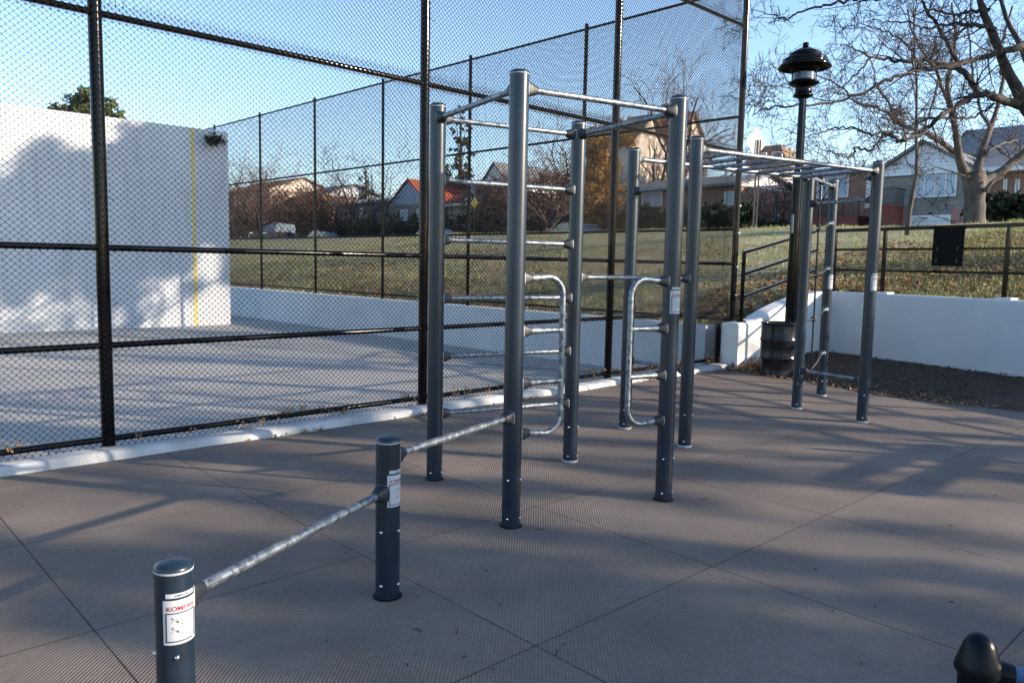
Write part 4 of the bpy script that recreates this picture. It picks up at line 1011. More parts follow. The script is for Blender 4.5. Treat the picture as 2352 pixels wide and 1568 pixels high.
# background trees
bt = [('bare tree with a slim trunk standing just right of the handball wall', 560, 15.5, 330, .14, 31, 'redtwig'),
      ('second bare tree right of the handball wall, its pale trunk beside the parked jeep', 597, 16, 360, .16, 32, 'redtwig'),
      ('bare spreading tree seen between the jeep and the red-roofed house', 775, 26, 392, .16, 33, 'twig'),
      ('tall bare tree with a dark tangled top left of the red-roofed house', 830, 27, 330, .2, 34, 'twig'),
      ('bare tree with brown twigs right of the white gable', 1180, 24, 350, .18, 35, 'redtwig'),
      ('bare brown tree beside the golden willow', 1255, 22, 330, .18, 36, 'redtwig'),
      ('bare tree in front of the golden willow, above the white car', 1310, 27, 300, .18, 37, 'redtwig'),
      ('tall reddish bare tree rising above the tan gabled house', 1560, 34, 120, .3, 38, 'redtwig'),
      ('reddish bare tree between the tan gabled house and the corner fence post', 1500, 36, 190, .25, 39, 'redtwig'),
      ('bare street tree behind the white diamond sign', 1790, 29, 330, .12, 40, 'twig'),
      ('bare tree behind the stone house roof', 1960, 40, 300, .18, 41, 'redtwig'),
      ('grey bare tree far right behind the brick house', 2300, 34, 210, .22, 42, 'twig'),
      ('leafless tree left of the golden willow, with a forked crown', 1120, 32, 330, .2, 43, 'redtwig'),
      ('bare tree behind the parked jeep', 660, 28, 375, .16, 44, 'redtwig')]
for lab, x, s, yt, r0, sd, tw in bt:
    g = ground_s(x, s); H = h_at(x, yt, s)
    bare_tree('bare_tree', lab, g, H, r0, sd, spread=.8, lev=2, kids=(8, 7, 5), twig=tw, group='bare trees in the background', fork=.22, nl=7, up_=.12, thin=2.6+s*.03)
# evergreen, golden willow, pine behind the handball wall
def conifer(label, g, H, Rr, seed, m_='pine', N=9000, size=.16, irregular=.35):
    gg = random.Random(seed); bl = []
    n = 26
    for i in range(n):
        f_ = i/(n-1); rr_ = Rr*(1-f_)**.8+.12*Rr; a = i*2.4
        bl.append((math.cos(a)*rr_*gg.uniform(.3, .75), math.sin(a)*rr_*gg.uniform(.3, .75), H*(.12+.86*f_), rr_*gg.uniform(.32, .6)))
    return leaf_crown('evergreen_tree', label, g, H, .2, bl, N, size, m_, seed, flat=.7)
g = ground_s(1055, 34); conifer('dark evergreen tree standing behind the red roof', g, h_at(1055, 240, 34), 2.6, 51)
g = ground_s(1008, 38); conifer('smaller dark evergreen left of the taller one', g, h_at(1008, 330, 38), 2.6, 52, N=5000)
g = ground_s(840, 38); conifer('narrow dark evergreen behind the tangled bare tree', g, h_at(835, 372, 38), 2.2, 58, N=3500)
g = ground_s(1385, 26); H = h_at(1385, 275, 26)
bl = [(random.Random(i).uniform(-1.2, 1.2), random.Random(i+50).uniform(-1.2, 1.2), H*(.16+.74*(i/15)), 1.05*(1-.35*abs(i/15-.5))) for i in range(16)]
leaf_crown('willow_tree', 'golden willow with drooping yellow leaves beside the tan gabled house', g, H, .25, bl, 12000, .11, 'gold', 53, flat=1.2)
# pine behind the wall
pg = AT(190, 262, 46); pz = AT(190, 205, 46).z
bl = [(-2.0, 0, pz-1.9, .62), (-1.3, 0, pz-1.3, .75), (-.3, .3, pz-.7, .85), (.5, 0, pz-.35, .8), (1.2, .2, pz-.9, .75), (.3, 0, pz-1.5, .95), (-.9, .2, pz-2.0, .9), (.9, -.2, pz-2.2, 1.0), (1.9, 0, pz-1.5, .6), (-2.6, 0, pz-2.2, .45), (2.2, 0, pz-2.4, .8), (-1.8, 0, pz-2.7, .8)]
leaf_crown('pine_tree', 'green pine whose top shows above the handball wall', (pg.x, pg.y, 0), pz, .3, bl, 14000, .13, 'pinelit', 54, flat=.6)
# evergreen at the right edge, its crown shaped to cast the shadow on the handball wall
def shade_pine():
    g = np.random.default_rng(55)
    top = [(-120, 520), (0, 472), (55, 454), (70, 395), (106, 377), (183, 392), (249, 385), (278, 370), (352, 315), (388, 290), (425, 335), (472, 322), (560, 300)]
    gaps = [(92, 715, 45, 48), (190, 716, 38, 42), (294, 727, 40, 26), (284, 612, 26, 20), (342, 650, 20, 30), (387, 648, 20, 24), (483, 588, 34, 32), (492, 692, 38, 56), (398, 716, 42, 34), (20, 745, 26, 20), (150, 640, 30, 12), (-60, 700, 50, 60)]
    root = thing('pine_tree', 'dark pine at the top right corner, mostly outside the picture', 'tree', (13.3, 12.6, 1.1)); P = []
    sh = HA-hn*.0; cl = []
    while len(cl) < 1500:
        x = g.uniform(-120, 545); y = g.uniform(285, 700)
        ty = np.interp(x, [q[0] for q in top], [q[1] for q in top])
        if y < ty+8: continue
        if y > 610 and g.random() < .55: continue
        if any(((x-c)/(a+20))**2+((y-d)/(b_+18))**2 < 1 for c, d, a, b_ in gaps): continue
        wp = PL(x, y, HA, hn); k = (13.3+g.normal(0, 1.1)-wp.x)/tosun.x; cl.append(wp+tosun*k)
    for _ in range(150):
        x = g.uniform(-120, 545); ty = np.interp(x, [q[0] for q in top], [q[1] for q in top]); y = ty+8-abs(g.normal(0, 22))
        wp = PL(x, y, HA, hn); cl.append(wp+tosun*((13.3+g.normal(0, 1.1)-wp.x)/tosun.x))
    bits = []
    for c in cl:
        n = 26; q_ = g.normal(0, .12, (n, 3))+np.array(tuple(c)); bits.append(q_)
    P = np.concatenate(bits); n = len(P)
    u = g.normal(0, 1, (n, 3)); u /= np.linalg.norm(u, axis=1, keepdims=True); v = np.cross(u, g.normal(0, 1, (n, 3))); v /= np.linalg.norm(v, axis=1, keepdims=True)
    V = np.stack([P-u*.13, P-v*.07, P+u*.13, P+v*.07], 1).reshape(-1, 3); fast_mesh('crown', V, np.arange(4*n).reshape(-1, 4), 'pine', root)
    b = MB(); b.tube([(13.5, 12.6, .6), (13.4, 12.7, 4), (13.3, 12.9, 8), (13.3, 13, 10)], [.26, .2, .12, .03], 12)
    for c in cl[::22]: b.tube([(13.35, 12.8, c.z*.9), (13.3+(c.x-13.3)*.5, 12.8+(c.y-12.8)*.5, c.z*.96), tuple(c)], [.05, .035, .012], 5)
    b.build('trunk', 'darkbark', root)
shade_pine()
# bare and half-bare trees outside the frame to the right: they throw the long shadows
for i, (x, y, H, r0) in enumerate(((25, -.2, 12, .20), (29, 4.5, 12, .22), (21, -6.5, 11, .22), (27, 9.5, 12, .22))):
    bare_tree('bare_tree', ['bare tree outside the picture to the right, in line with the rig', 'bare tree outside the picture, beyond the first one', 'bare tree outside the picture, closest to the camera side', 'bare tree outside the picture, behind the retaining wall'][i],
              (x, y, 1.0), H, r0, 70+i, spread=.95, lev=2, kids=(5, 4, 3), group='bare trees outside the frame', fork=.3, nl=5, thin=2.0)
streaks = [(1287, 1326, .24, 1), (1800, 1490, .29, 1), (2050, 1318, .21, 1), (1300, 1232, .17, 1), (2080, 1222, .13, 1), (1200, 1120, .2, 1), (1700, 1095, .2, 1), (190, 1280, .25, 1), (620, 1335, .24, 1), (560, 1150, .15, 1), (385, 1092, .15, 1), (800, 1500, .22, 1), (2200, 1425, .22, 1), (1250, 1560, .24, 1), (1500, 1020, .14, 1), (2150, 960, .15, 1), (400, 950, .4, 1), (650, 800, .35, 1)]
sr_ = random.Random(12)
while len(streaks) < 30:
    streaks.append((sr_.uniform(0, 2000), sr_.uniform(790, 1020), sr_.uniform(.12, .3), 1))
streak_clumps = [[], [], []]; ob_ = [(17.5, -4.8), (18.5, -1.6), (17.5, 3.5)]
for i, (x, y, r_, fl) in enumerate(streaks):
    gq = G(x, y); T_len = (17.8+1.3*math.sin(i*2.1)-gq.x)/tosun.x; c = gq+tosun*T_len  # added tree's leaf clump, placed sunward so its shadow lands on the streak
    k = min(range(3), key=lambda j: abs(ob_[j][1]-c.y)); streak_clumps[k].append((c.x-ob_[k][0], c.y-ob_[k][1], c.z-1.0, r_*1.15))
for k in range(3):
    if not streak_clumps[k]: continue
    leaf_crown('oak_tree', ['oak with clinging brown leaves outside the picture, nearest the camera side', 'middle oak with clinging brown leaves outside the picture to the right', 'far oak with clinging brown leaves outside the picture, behind the wall'][k], (*ob_[k], 1.0), 10, .16, streak_clumps[k], 1000*len(streak_clumps[k]), .07, 'brownleaf', 77+k, flat=2.4)

# shrubs and hedges near the crest
def shrub(name, lab, x0, x1, ytop, s, m_, N, seed, size=.17, zb=None):
    N = int(N*1.6)
    t0, z0 = FS(x0, ytop, s); t1, z1 = FS(x1, ytop, s); g0 = hz_(s, False); H = (z0+z1)/2-g0; L = t1-t0; n = max(3, int(L/(H*.55)))
    rr = random.Random(seed); tc = (t0+t1)/2; c = ST(s, tc, g0); bl = []
    for i in range(n+1):
        p = e1*(L*(i/n-.5)); 
        for zz in (.3, .68): bl.append((p.x+rr.gauss(0, .1), p.y+rr.gauss(0, .1), H*zz*rr.uniform(.85, 1.1), H*.36*rr.uniform(.8, 1.15)))
    leaf_crown(name, lab, c, H, .05, bl, N, size, m_, seed, cat='shrub', trunk=False)
shrub('shrub', 'broad reddish-brown leafless shrub beside the parked jeep', 640, 735, 432, 25.5, 'brownleaf', 7000, 61)
shrub('shrub', 'smaller reddish shrub behind the first tree right of the handball wall', 545, 600, 452, 27, 'brownleaf', 3500, 62)
shrub('hedge', 'long dark hedge running along the street up to the blue gable', 735, 985, 496, 27, 'hedge', 9000, 63)
shrub('hedge', 'dark evergreen hedge along the street right of the red-roofed house', 985, 1340, 490, 27, 'hedge', 9000, 64)
shrub('shrub', 'brown leafy shrub mass under the bare trees left of the golden willow', 1130, 1340, 400, 29, 'brownleaf', 9000, 65)
shrub('shrub', 'black-green rounded bush in front of the tan gabled house', 1487, 1590, 474, 19, 'hedge', 6000, 66)
shrub('shrub', 'dark bush by the corner of the chain link fence', 1635, 1700, 471, 24, 'hedge', 5000, 67)
shrub('shrub', 'very dark rounded bush against the brick house at the right edge', 2262, 2400, 440, 21, 'hedge', 9000, 68)
shrub('shrub', 'low dark shrubs behind the sign posts by the brick house', 1750, 1830, 505, 27.5, 'hedge', 2500, 69, .12)

# ================================================================== HOUSES (local frame: x along the street, y away from it)
RZ = math.atan2(e1.y, e1.x)
def house(name, label, s, t0):
    p = ST(s, t0, 2.3); o = thing(name, label, 'house', p, RZ); return o
class HB_(MB): world = False
def lbox(h, name, x0, x1, y0, y1, z0, z1, m_, parent=None):
    b = HB_(); b.box(((x0+x1)/2, (y0+y1)/2, (z0+z1)/2), (x1-x0, y1-y0, z1-z0)); return b.build(name, m_, parent or h)
def lgable(h, x0, x1, y0, y1, z0, z1, m_, wall_m=None, along='y', over=.3, name='roof'):
    """gable roof; along = direction of the ridge"""
    b = HB_(); t = .14
    if along == 'y':
        xm = (x0+x1)/2; sl = (z1-z0)/((x1-x0)/2)
        for sg, xe in ((-1, x0), (1, x1)):
            xo = xe+sg*over; zo = z0-over*sl
            b.prism([(xm, y0-over, z1), (xo, y0-over, zo), (xo, y0-over, zo+t), (xm, y0-over, z1+t)], (0, y1-y0+2*over, 0))
        r_ = b.build(name, m_, h)
        if wall_m: b = HB_(); b.prism([(x0+.004, y0+.004, z0-.05), (x1-.004, y0+.004, z0-.05), (xm, y0+.004, z1-.03)], (0, y1-y0-.008, 0)); b.build('gable', wall_m, h)
    else:
        ym = (y0+y1)/2; sl = (z1-z0)/((y1-y0)/2)
        for sg, ye in ((-1, y0), (1, y1)):
            yo = ye+sg*over; zo = z0-over*sl
            b.prism([(x0-over, ym, z1), (x0-over, yo, zo), (x0-over, yo, zo+t), (x0-over, ym, z1+t)], (x1-x0+2*over, 0, 0))
        r_ = b.build(name, m_, h)
        if wall_m: b = HB_(); b.prism([(x0+.004, y0+.004, z0-.05), (x0+.004, y1-.004, z0-.05), (x0+.004, ym, z1-.03)], (x1-x0-.008, 0, 0)); b.build('gable', wall_m, h)
    return r_
def lwin(h, x0, x1, z0, z1, panes=1, m_='glass', y=0., trim=.07):
    b = HB_()
    for (a, c, d_, e) in ((x0, x1, z0, z0+trim), (x0, x1, z1-trim, z1), (x0, x0+trim, z0+trim, z1-trim), (x1-trim, x1, z0+trim, z1-trim)): b.box(((a+c)/2, y-.02, (d_+e)/2), (c-a, .09, e-d_))
    for k in range(1, panes): xx = x0+(x1-x0)*k/panes; b.box((xx, y-.02, (z0+z1)/2), (trim*.8, .085, z1-z0-2*trim))
    f_ = b.build('window', 'whitetrim', h)
    b = HB_(); b.box(((x0+x1)/2, y-.004, (z0+z1)/2), (x1-x0-trim, .02, z1-z0-trim)); b.build('pane', m_, f_)
def side_win(h, yc, w_, z0, z1, x, m_='glass', sg=-1):
    b = HB_(); b.box((x+sg*.02, yc, (z0+z1)/2), (.09, w_, z1-z0)); f_ = b.build('window', 'whitetrim', h); b = HB_(); b.box((x+sg*.06, yc, (z0+z1)/2), (.02, w_-.14, z1-z0-.14)); b.build('pane', m_, f_)

# stone house with white gable
s = 30.0; X = lambda x, y=450, s_=30.0: FS(x, y, s_)[0]; Zp = lambda x, y, s_=30.0: FS(x, y, s_)[1]-2.3
t0 = X(2010); h = house('stone_house', 'grey stone house with a pale siding gable, wide four-pane window and white garage door', s, t0)
U = lambda x, y=450: X(x, y)-t0
zE = Zp(2150, 397); zA = Zp(2120, 329); uR = U(2290)
lbox(h, 'wall', 0, uR-1.0, 0, 9, .62*0+.9, zE, 'stone')
lbox(h, 'lower_wall', 0.003, uR-1.003, .003, 9, -.2, .9, 'redwall')
lbox(h, 'pink_pier', U(2188), U(2188)+.85, -.03, .2, -.2, Zp(2200, 478), 'pink'); lbox(h, 'pink_pier', U(2060), U(2092), -.03, .2, -.2, Zp(2080, 478), 'pink')
lgable(h, -.2, uR-.8, -.15, 9, zE, zA, 'greyroof', 'siding', 'y', .25)
lwin(h, U(2099), U(2196), Zp(2150, 453), Zp(2150, 393), 4, 'blind')
b = HB_(); b.box(((U(2094)+U(2188))/2, -.03, (Zp(2140, 494)-.1)/2), (U(2188)-U(2094), .06, Zp(2140, 494)+.1)); gd = b.build('garage_door', 'whitetrim', h)
b = HB_()
for k in range(1, 6): b.box(((U(2094)+U(2188))/2, -.066, Zp(2140, 494)*k/6), (U(2188)-U(2094)-.1, .012, .02))
b.build('panel_groove', 'greyring', gd)
# balcony
bx0, bx1 = U(2028), U(2079)
lbox(h, 'balcony_slab', bx0, bx1, -1.2, -.003, Zp(2050, 480), Zp(2050, 474), 'redwall'); lbox(h, 'balcony_base', bx0+.05, bx1-.05, -1.15, -.003, -.2, Zp(2050, 480)-.003, 'redwall')
b = HB_(); z0, z1 = Zp(2050, 474), Zp(2050, 438); n = 16
for k in range(n+1): b.box((bx0+(bx1-bx0)*k/n, -1.17, (z0+z1)/2), (.02, .02, z1-z0))
b.box(((bx0+bx1)/2, -1.17, z1+.01), (bx1-bx0+.04, .05, .04)); b.box(((bx0+bx1)/2, -1.17, z0+.06), (bx1-bx0, .04, .03))
for k in range(8): b.box((bx1, -1.17+1.15*k/8, (z0+z1)/2), (.02, .02, z1-z0))
b.box((bx1, -.6, z1+.01), (.05, 1.15, .04)); b.build('balcony_railing', 'iron', h)
lbox(h, 'entry_door', U(2014), U(2025), -.05, .05, Zp(2020, 480), Zp(2020, 400), 'whitetrim')
lbox(h, 'chimney', U(2034), U(2046), 3, 3.6, zE, Zp(2040, 345), 'brick')
# brick house between
s = 31.0; X2 = lambda x, y=450: FS(x, y, 31.)[0]; t0 = X2(1868); h = house('brick_house', 'red brick house with large blinds-covered windows and an iron railing, left of the stone house', s, t0)
U = lambda x: X2(x)-t0; Z = lambda x, y: FS(x, y, 31.)[1]-2.3; wR = U(2003)
lbox(h, 'wall', 0, wR, 0, 8, 1.3, Z(1930, 395), 'brick'); lbox(h, 'lower_wall', .003, wR-.003, .003, 8, -.2, 1.3, 'pink')
b = HB_(); zz0, zz1 = Z(1930, 398), Z(1960, 374)
b.prism([(-.4, -.5, zz0), (wR+.2, -.5, zz0), (wR+.2, -.5, zz0+.16), (-.4, -.5, zz0+.16)], (0, 8.6, 0)); b.build('eave', 'whitetrim', h)
lgable(h, -.2, wR, 0, 8, zz0+.17, zz1+.15, 'siding', 'siding', 'x', .2)
lwin(h, U(1876), U(1949), Z(1910, 455), Z(1910, 400), 3, 'blind'); lbox(h, 'entry_door', U(1989), U(2000), -.06, .04, Z(1995, 478), Z(1995, 402), 'whitetrim')
lbox(h, 'terrace', -.5, wR, -1.6, -.003, -.2, Z(1930, 512)+.25, 'redwall')
b = HB_(); z0 = Z(1930, 516)+.25; z1 = Z(1930, 476); n = 44
for k in range(n+1): b.box((-.5+(wR+.5)*k/n, -1.55, (z0+z1)/2), (.02, .02, z1-z0))
b.box((wR/2-.25, -1.55, z1+.02), (wR+.55, .05, .045)); b.box((wR/2-.25, -1.55, z0+.08), (wR+.5, .035, .03))
for k in (.0, .28, .55, .78, 1.): b.box((-.5+(wR+.5)*k, -1.55, (z0+z1)/2+.03), (.06, .06, z1-z0+.12))
b.build('terrace_railing', 'iron', h)
# low brick house with white fascia
t0 = X2(1706); h = house('brick_house', 'low house behind the white diamond sign, sunlit brick wall with an air conditioner', s, t0)
w1 = U2 = X2(1742)-t0; w2 = X2(1835)-t0; zt_ = Z(1760, 418)
w1 = X2(1742)-t0; dp = 5.6
lbox(h, 'stone_wall', 0, w1-.05, -.4, .0, -.2, zt_, 'stone'); lbox(h, 'brick_wall', .003, w1, .003, dp, -.2, zt_, 'brick')
b = HB_(); b.prism([(-.3, -.7, zt_), (w1+.35, -.7, zt_), (w1+.35, -.7, zt_+.2), (-.3, -.7, zt_+.2)], (0, dp+1.1, 0)); b.build('fascia', 'whitetrim', h)
b = HB_(); b.add([(-.3, -.6, zt_+.21), (w1+.3, -.6, zt_+.21), (w1+.3, dp+.3, zt_+.21), (-.3, dp+.3, zt_+.21), (-1.5, 2, zt_+1.35), (-1.5, dp-1.6, zt_+1.35)], [(0, 1, 4), (1, 2, 5, 4), (2, 3, 5), (0, 4, 5, 3)]); b.build('roof', 'whiteroof', h)
side_win(h, .9, .8, zt_-1.55, zt_-.25, w1, 'blind', 1)
b = HB_(); b.box((w1+.2, 1.5, zt_-1.9), (.4, .65, .45)); b.build('air_conditioner', 'whitetrim', h)
# mansard roof house behind
s = 44.; X3 = lambda x, y=450: FS(x, y, 44.)[0]; Z3 = lambda x, y: FS(x, y, 44.)[1]-2.3
t0 = X3(1705); h = house('mansard_house', 'house with a tall brown mansard roof rising behind the low brick house', s, t0); wd = X3(1800)-t0
lbox(h, 'wall', 0, wd, 0, 4.6, -.2, Z3(1780, 385), 'cream')
b = HB_(); zt_ = Z3(1780, 385); z1 = Z3(1800, 327); c = .9
b.add([(-.4, -.4, zt_), (wd+.4, -.4, zt_), (wd+.4, 5, zt_), (-.4, 5, zt_), (c, c, z1), (wd-c, c, z1), (wd-c, 4.6-c, z1-.25), (c, 4.6-c, z1)], [(0, 1, 5, 4), (1, 2, 6, 5), (2, 3, 7, 6), (3, 0, 4, 7), (4, 5, 6, 7), (3, 2, 1, 0)])
b.build('roof', 'brownroof', h)
for u in (.35, .72): lwin(h, wd*u, wd*u+.8, zt_+.3, zt_+1.1, 1, 'glass', -.25)
# far right brick house
s = 31.; t0 = X2(2262); h = house('brick_house', 'brick house with white windows at the right edge behind the big tree', s, t0); zt_ = Z(2320, 395)
lbox(h, 'wall', 0, 9, 0, 8, -.2, zt_, 'brick'); b = HB_(); b.prism([(-.5, -.6, zt_), (9.5, -.6, zt_), (9.5, -.6, zt_+.2), (-.5, -.6, zt_+.2)], (0, 8.8, 0)); b.build('fascia', 'whitetrim', h)
lgable(h, -.2, 9, 0, 8, zt_+.22, zt_+1.6, 'greyroof', 'siding', 'x', .4)
u_ = lambda x: X2(x)-t0
lwin(h, u_(2303), u_(2312), Z(2308, 443), Z(2308, 412), 1, 'blind', 0, .06); lwin(h, u_(2330), u_(2341), Z(2335, 443), Z(2335, 412), 1, 'glass', 0, .06)
# tall chimneyed house behind the big tree
s = 46.; X4 = lambda x: FS(x, 400, 46.)[0]; Z4_ = lambda x, y: FS(x, y, 46.)[1]-2.3; t0 = X4(2195)
h = house('tall_house', 'tall grey-roofed house half hidden behind the big tree', s, t0); wd = X4(2345)-t0; zt_ = Z4_(2270, 345)
lbox(h, 'wall', 0, wd, 0, 5, -.2, zt_, 'stone'); lgable(h, 0, wd, 0, 5, zt_, Z4_(2270, 285), 'greyroof', 'greyroof', 'x', .4)
# tan gabled house behind the fence
s = 33.; X5 = lambda x: FS(x, 400, 33.)[0]; Z5 = lambda x, y: FS(x, y, 33.)[1]-2.3; t0 = X5(1404)
h = house('gabled_house', 'tall cream house with sunlit side and steep brown roof seen through the fence corner', s, t0); u_ = lambda x: X5(x)-t0; wd = u_(1448); zt_ = Z5(1480, 322)
lbox(h, 'wall', 0, wd, 0, 9.5, -.2, zt_, 'cream'); lgable(h, 0, wd, 0, 4.4, zt_, zt_+2.0, 'brownroof', 'cream', 'x', .25)
lgable(h, 0, wd, 4.9, 9.5, zt_, zt_+2.9, 'brownroof', 'cream', 'x', .25)
lbox(h, 'chimney', wd*.5, wd*.5+.7, 4.4, 5.0, zt_, zt_+3.2, 'brick')
for yc, w_, za, zb_ in ((1.3, 1.0, .55, .72), (3.2, .8, .55, .72), (6.0, 1.4, .62, .82), (7.9, 1.1, .62, .82), (2.2, 1.2, .30, .42), (7.0, .8, .95, 1.04)): side_win(h, yc, w_, zt_*za, zt_*zb_, wd, 'glass', 1)
lwin(h, wd*.2, wd*.8, zt_*.6, zt_*.8, 2, 'glass')
# low wing with grey roof in front of it
s = 28.; t0 = FS(1440, 440, 28.)[0]; h = house('bungalow', 'low bungalow with a pale blue window under a grey roof, right of the golden willow', s, t0); u_ = lambda x: FS(x, 440, 28.)[0]-t0; Z6 = lambda x, y: FS(x, y, 28.)[1]-2.3
zt_ = Z6(1560, 432); lbox(h, 'wall', 0, u_(1690), 0, 7, -.2, zt_, 'brick'); lgable(h, -.1, u_(1690), 0, 7, zt_, Z6(1600, 396), 'greyroof', 'siding', 'x', .4)
lwin(h, u_(1475), u_(1522), Z6(1500, 474), Z6(1500, 440), 2, 'blind'); lwin(h, u_(1665), u_(1686), Z6(1675, 472), Z6(1675, 440), 1, 'blind')
# house with brown flat top behind willow
s = 40.; t0 = FS(1345, 400, s)[0]; h = house('brown_house', 'brown-roofed house behind the golden willow', s, t0); wd = FS(1425, 400, s)[0]-t0; z_ = FS(1380, 300, s)[1]-2.3
lbox(h, 'wall', 0, wd, 0, 8, -.2, z_, 'tanbrick'); lgable(h, 0, wd, 0, 8, z_, z_+1.3, 'brownroof', 'brownroof', 'x', .3)
# red-roofed house: blue gable faces the park, roof runs back and right
s = 29.; t0 = FS(892, 470, s)[0]; h = house('red_roofed_house', 'house with a blue siding gable and a bright red tiled roof', s, t0); u_ = lambda x: FS(x, 470, s)[0]-t0; Z7 = lambda x, y: FS(x, y, 29.)[1]-2.3
wd = u_(985); zt_ = Z7(940, 470)
lbox(h, 'wall', 0, wd, 0, 9, -.2, zt_, 'stone'); lgable(h, 0, wd, 0, 9, zt_, Z7(940, 414), 'redroof', 'bluesiding', 'y', .12)
lwin(h, wd*.32, wd*.5, zt_-1.4, zt_-.4, 1, 'blind'); lwin(h, wd*.72, wd*.9, zt_-1.4, zt_-.4, 1, 'blind')
w3 = u_(1062); lbox(h, 'wing_wall', wd+.003, w3, 2, 9, -.2, zt_, 'cream')
b = HB_(); b.prism([(wd-.9, 1.4, zt_-.1), (w3+.5, 1.4, zt_-.1), (w3-.6, 6, Z7(940, 414)-.1), (wd*.5, 6, Z7(940, 414)-.1)], (0, 0, .12)); b.build('wing_roof', 'redroof', h)
lbox(h, 'wing_gutter', wd+.1, w3+.5, 1.25, 1.38, zt_-.2, zt_, 'whitetrim')
# white house right of it
s = 31.; t0 = FS(1060, 430, s)[0]; h = house('white_house', 'white gabled house between the red roof and the yellow street sign', s, t0); u_ = lambda x: FS(x, 430, s)[0]-t0; Z8 = lambda x, y: FS(x, y, 31.)[1]-2.3
lbox(h, 'wall', 0, u_(1110), 0, 8, -.2, Z8(1080, 465), 'siding'); lgable(h, 0, u_(1110), 0, 8, Z8(1080, 465), Z8(1080, 430), 'greyroof', 'siding', 'y', .2)
b = HB_(); 
lwin(h, .5, 1.5, Z8(1075, 505), Z8(1075, 480), 1, 'glass')
s = 40.; t0 = FS(1112, 420, s)[0]; h = house('white_gable_house', 'small white gable peeking between bare trees left of the exercise frame post', s, t0); wd = FS(1160, 420, s)[0]-t0
lbox(h, 'wall', 0, wd, 0, 8, -.2, FS(1130, 412, s)[1]-2.3, 'whitetrim'); lgable(h, 0, wd, 0, 8, FS(1130, 412, s)[1]-2.3, FS(1135, 375, s)[1]-2.3, 'greyroof', 'whitetrim', 'y', .2)
lwin(h, wd*.35, wd*.6, FS(1130, 440, s)[1]-2.3, FS(1130, 420, s)[1]-2.3)
# long low cream-roofed house, and the beige house by the handball wall
s = 31.; t0 = FS(770, 480, s)[0]; h = house('long_house', 'long low dark house with a pale roof left of the blue gable', s, t0); wd = FS(888, 480, s)[0]-t0; z_ = FS(830, 466, s)[1]-2.3
lbox(h, 'wall', 0, wd, 0, 8, -.2, z_, 'stone'); lgable(h, 0, wd, 0, 8, z_, FS(830, 448, s)[1]-2.3, 'whiteroof', 'cream', 'x', .4)
lwin(h, wd*.1, wd*.2, z_-1.5, z_-.5, 1, 'blind'); lwin(h, wd*.5, wd*.62, z_-1.5, z_-.5, 1, 'glass')
s = 30.; t0 = FS(520, 480, s)[0]; h = house('beige_house', 'beige two-storey house just right of the handball wall', s, t0); wd = FS(620, 480, s)[0]-t0; z_ = FS(560, 440, s)[1]-2.3
lbox(h, 'wall', 0, wd, 0, 8, z_*.45, z_, 'tanbrick'); lbox(h, 'lower_wall', .003, wd-.003, .003, 8, -.2, z_*.45, 'stone'); lgable(h, 0, wd, 0, 8, z_, z_+1.4, 'brownroof', 'cream', 'x', .3)
for k in (.15, .45, .75): lwin(h, wd*k, wd*k+1.1, z_*.55, z_*.85)
b = HB_(); b.box((wd*.4, -.03, .9), (1.6, .06, 2.2)); b.build('entry_door', 'blind', h)
s = 33.; t0 = FS(640, 480, s)[0]; h = house('brick_house', 'brick house with a pale cornice behind the reddish shrub', s, t0); wd = FS(740, 480, s)[0]-t0; z_ = FS(690, 452, s)[1]-2.3
lbox(h, 'wall', 0, wd, 0, 8, -.2, z_, 'brick'); lgable(h, 0, wd, 0, 8, z_, z_+1.3, 'greyroof', 'siding', 'x', .4); lwin(h, wd*.5, wd*.62, z_-1.6, z_-.4)

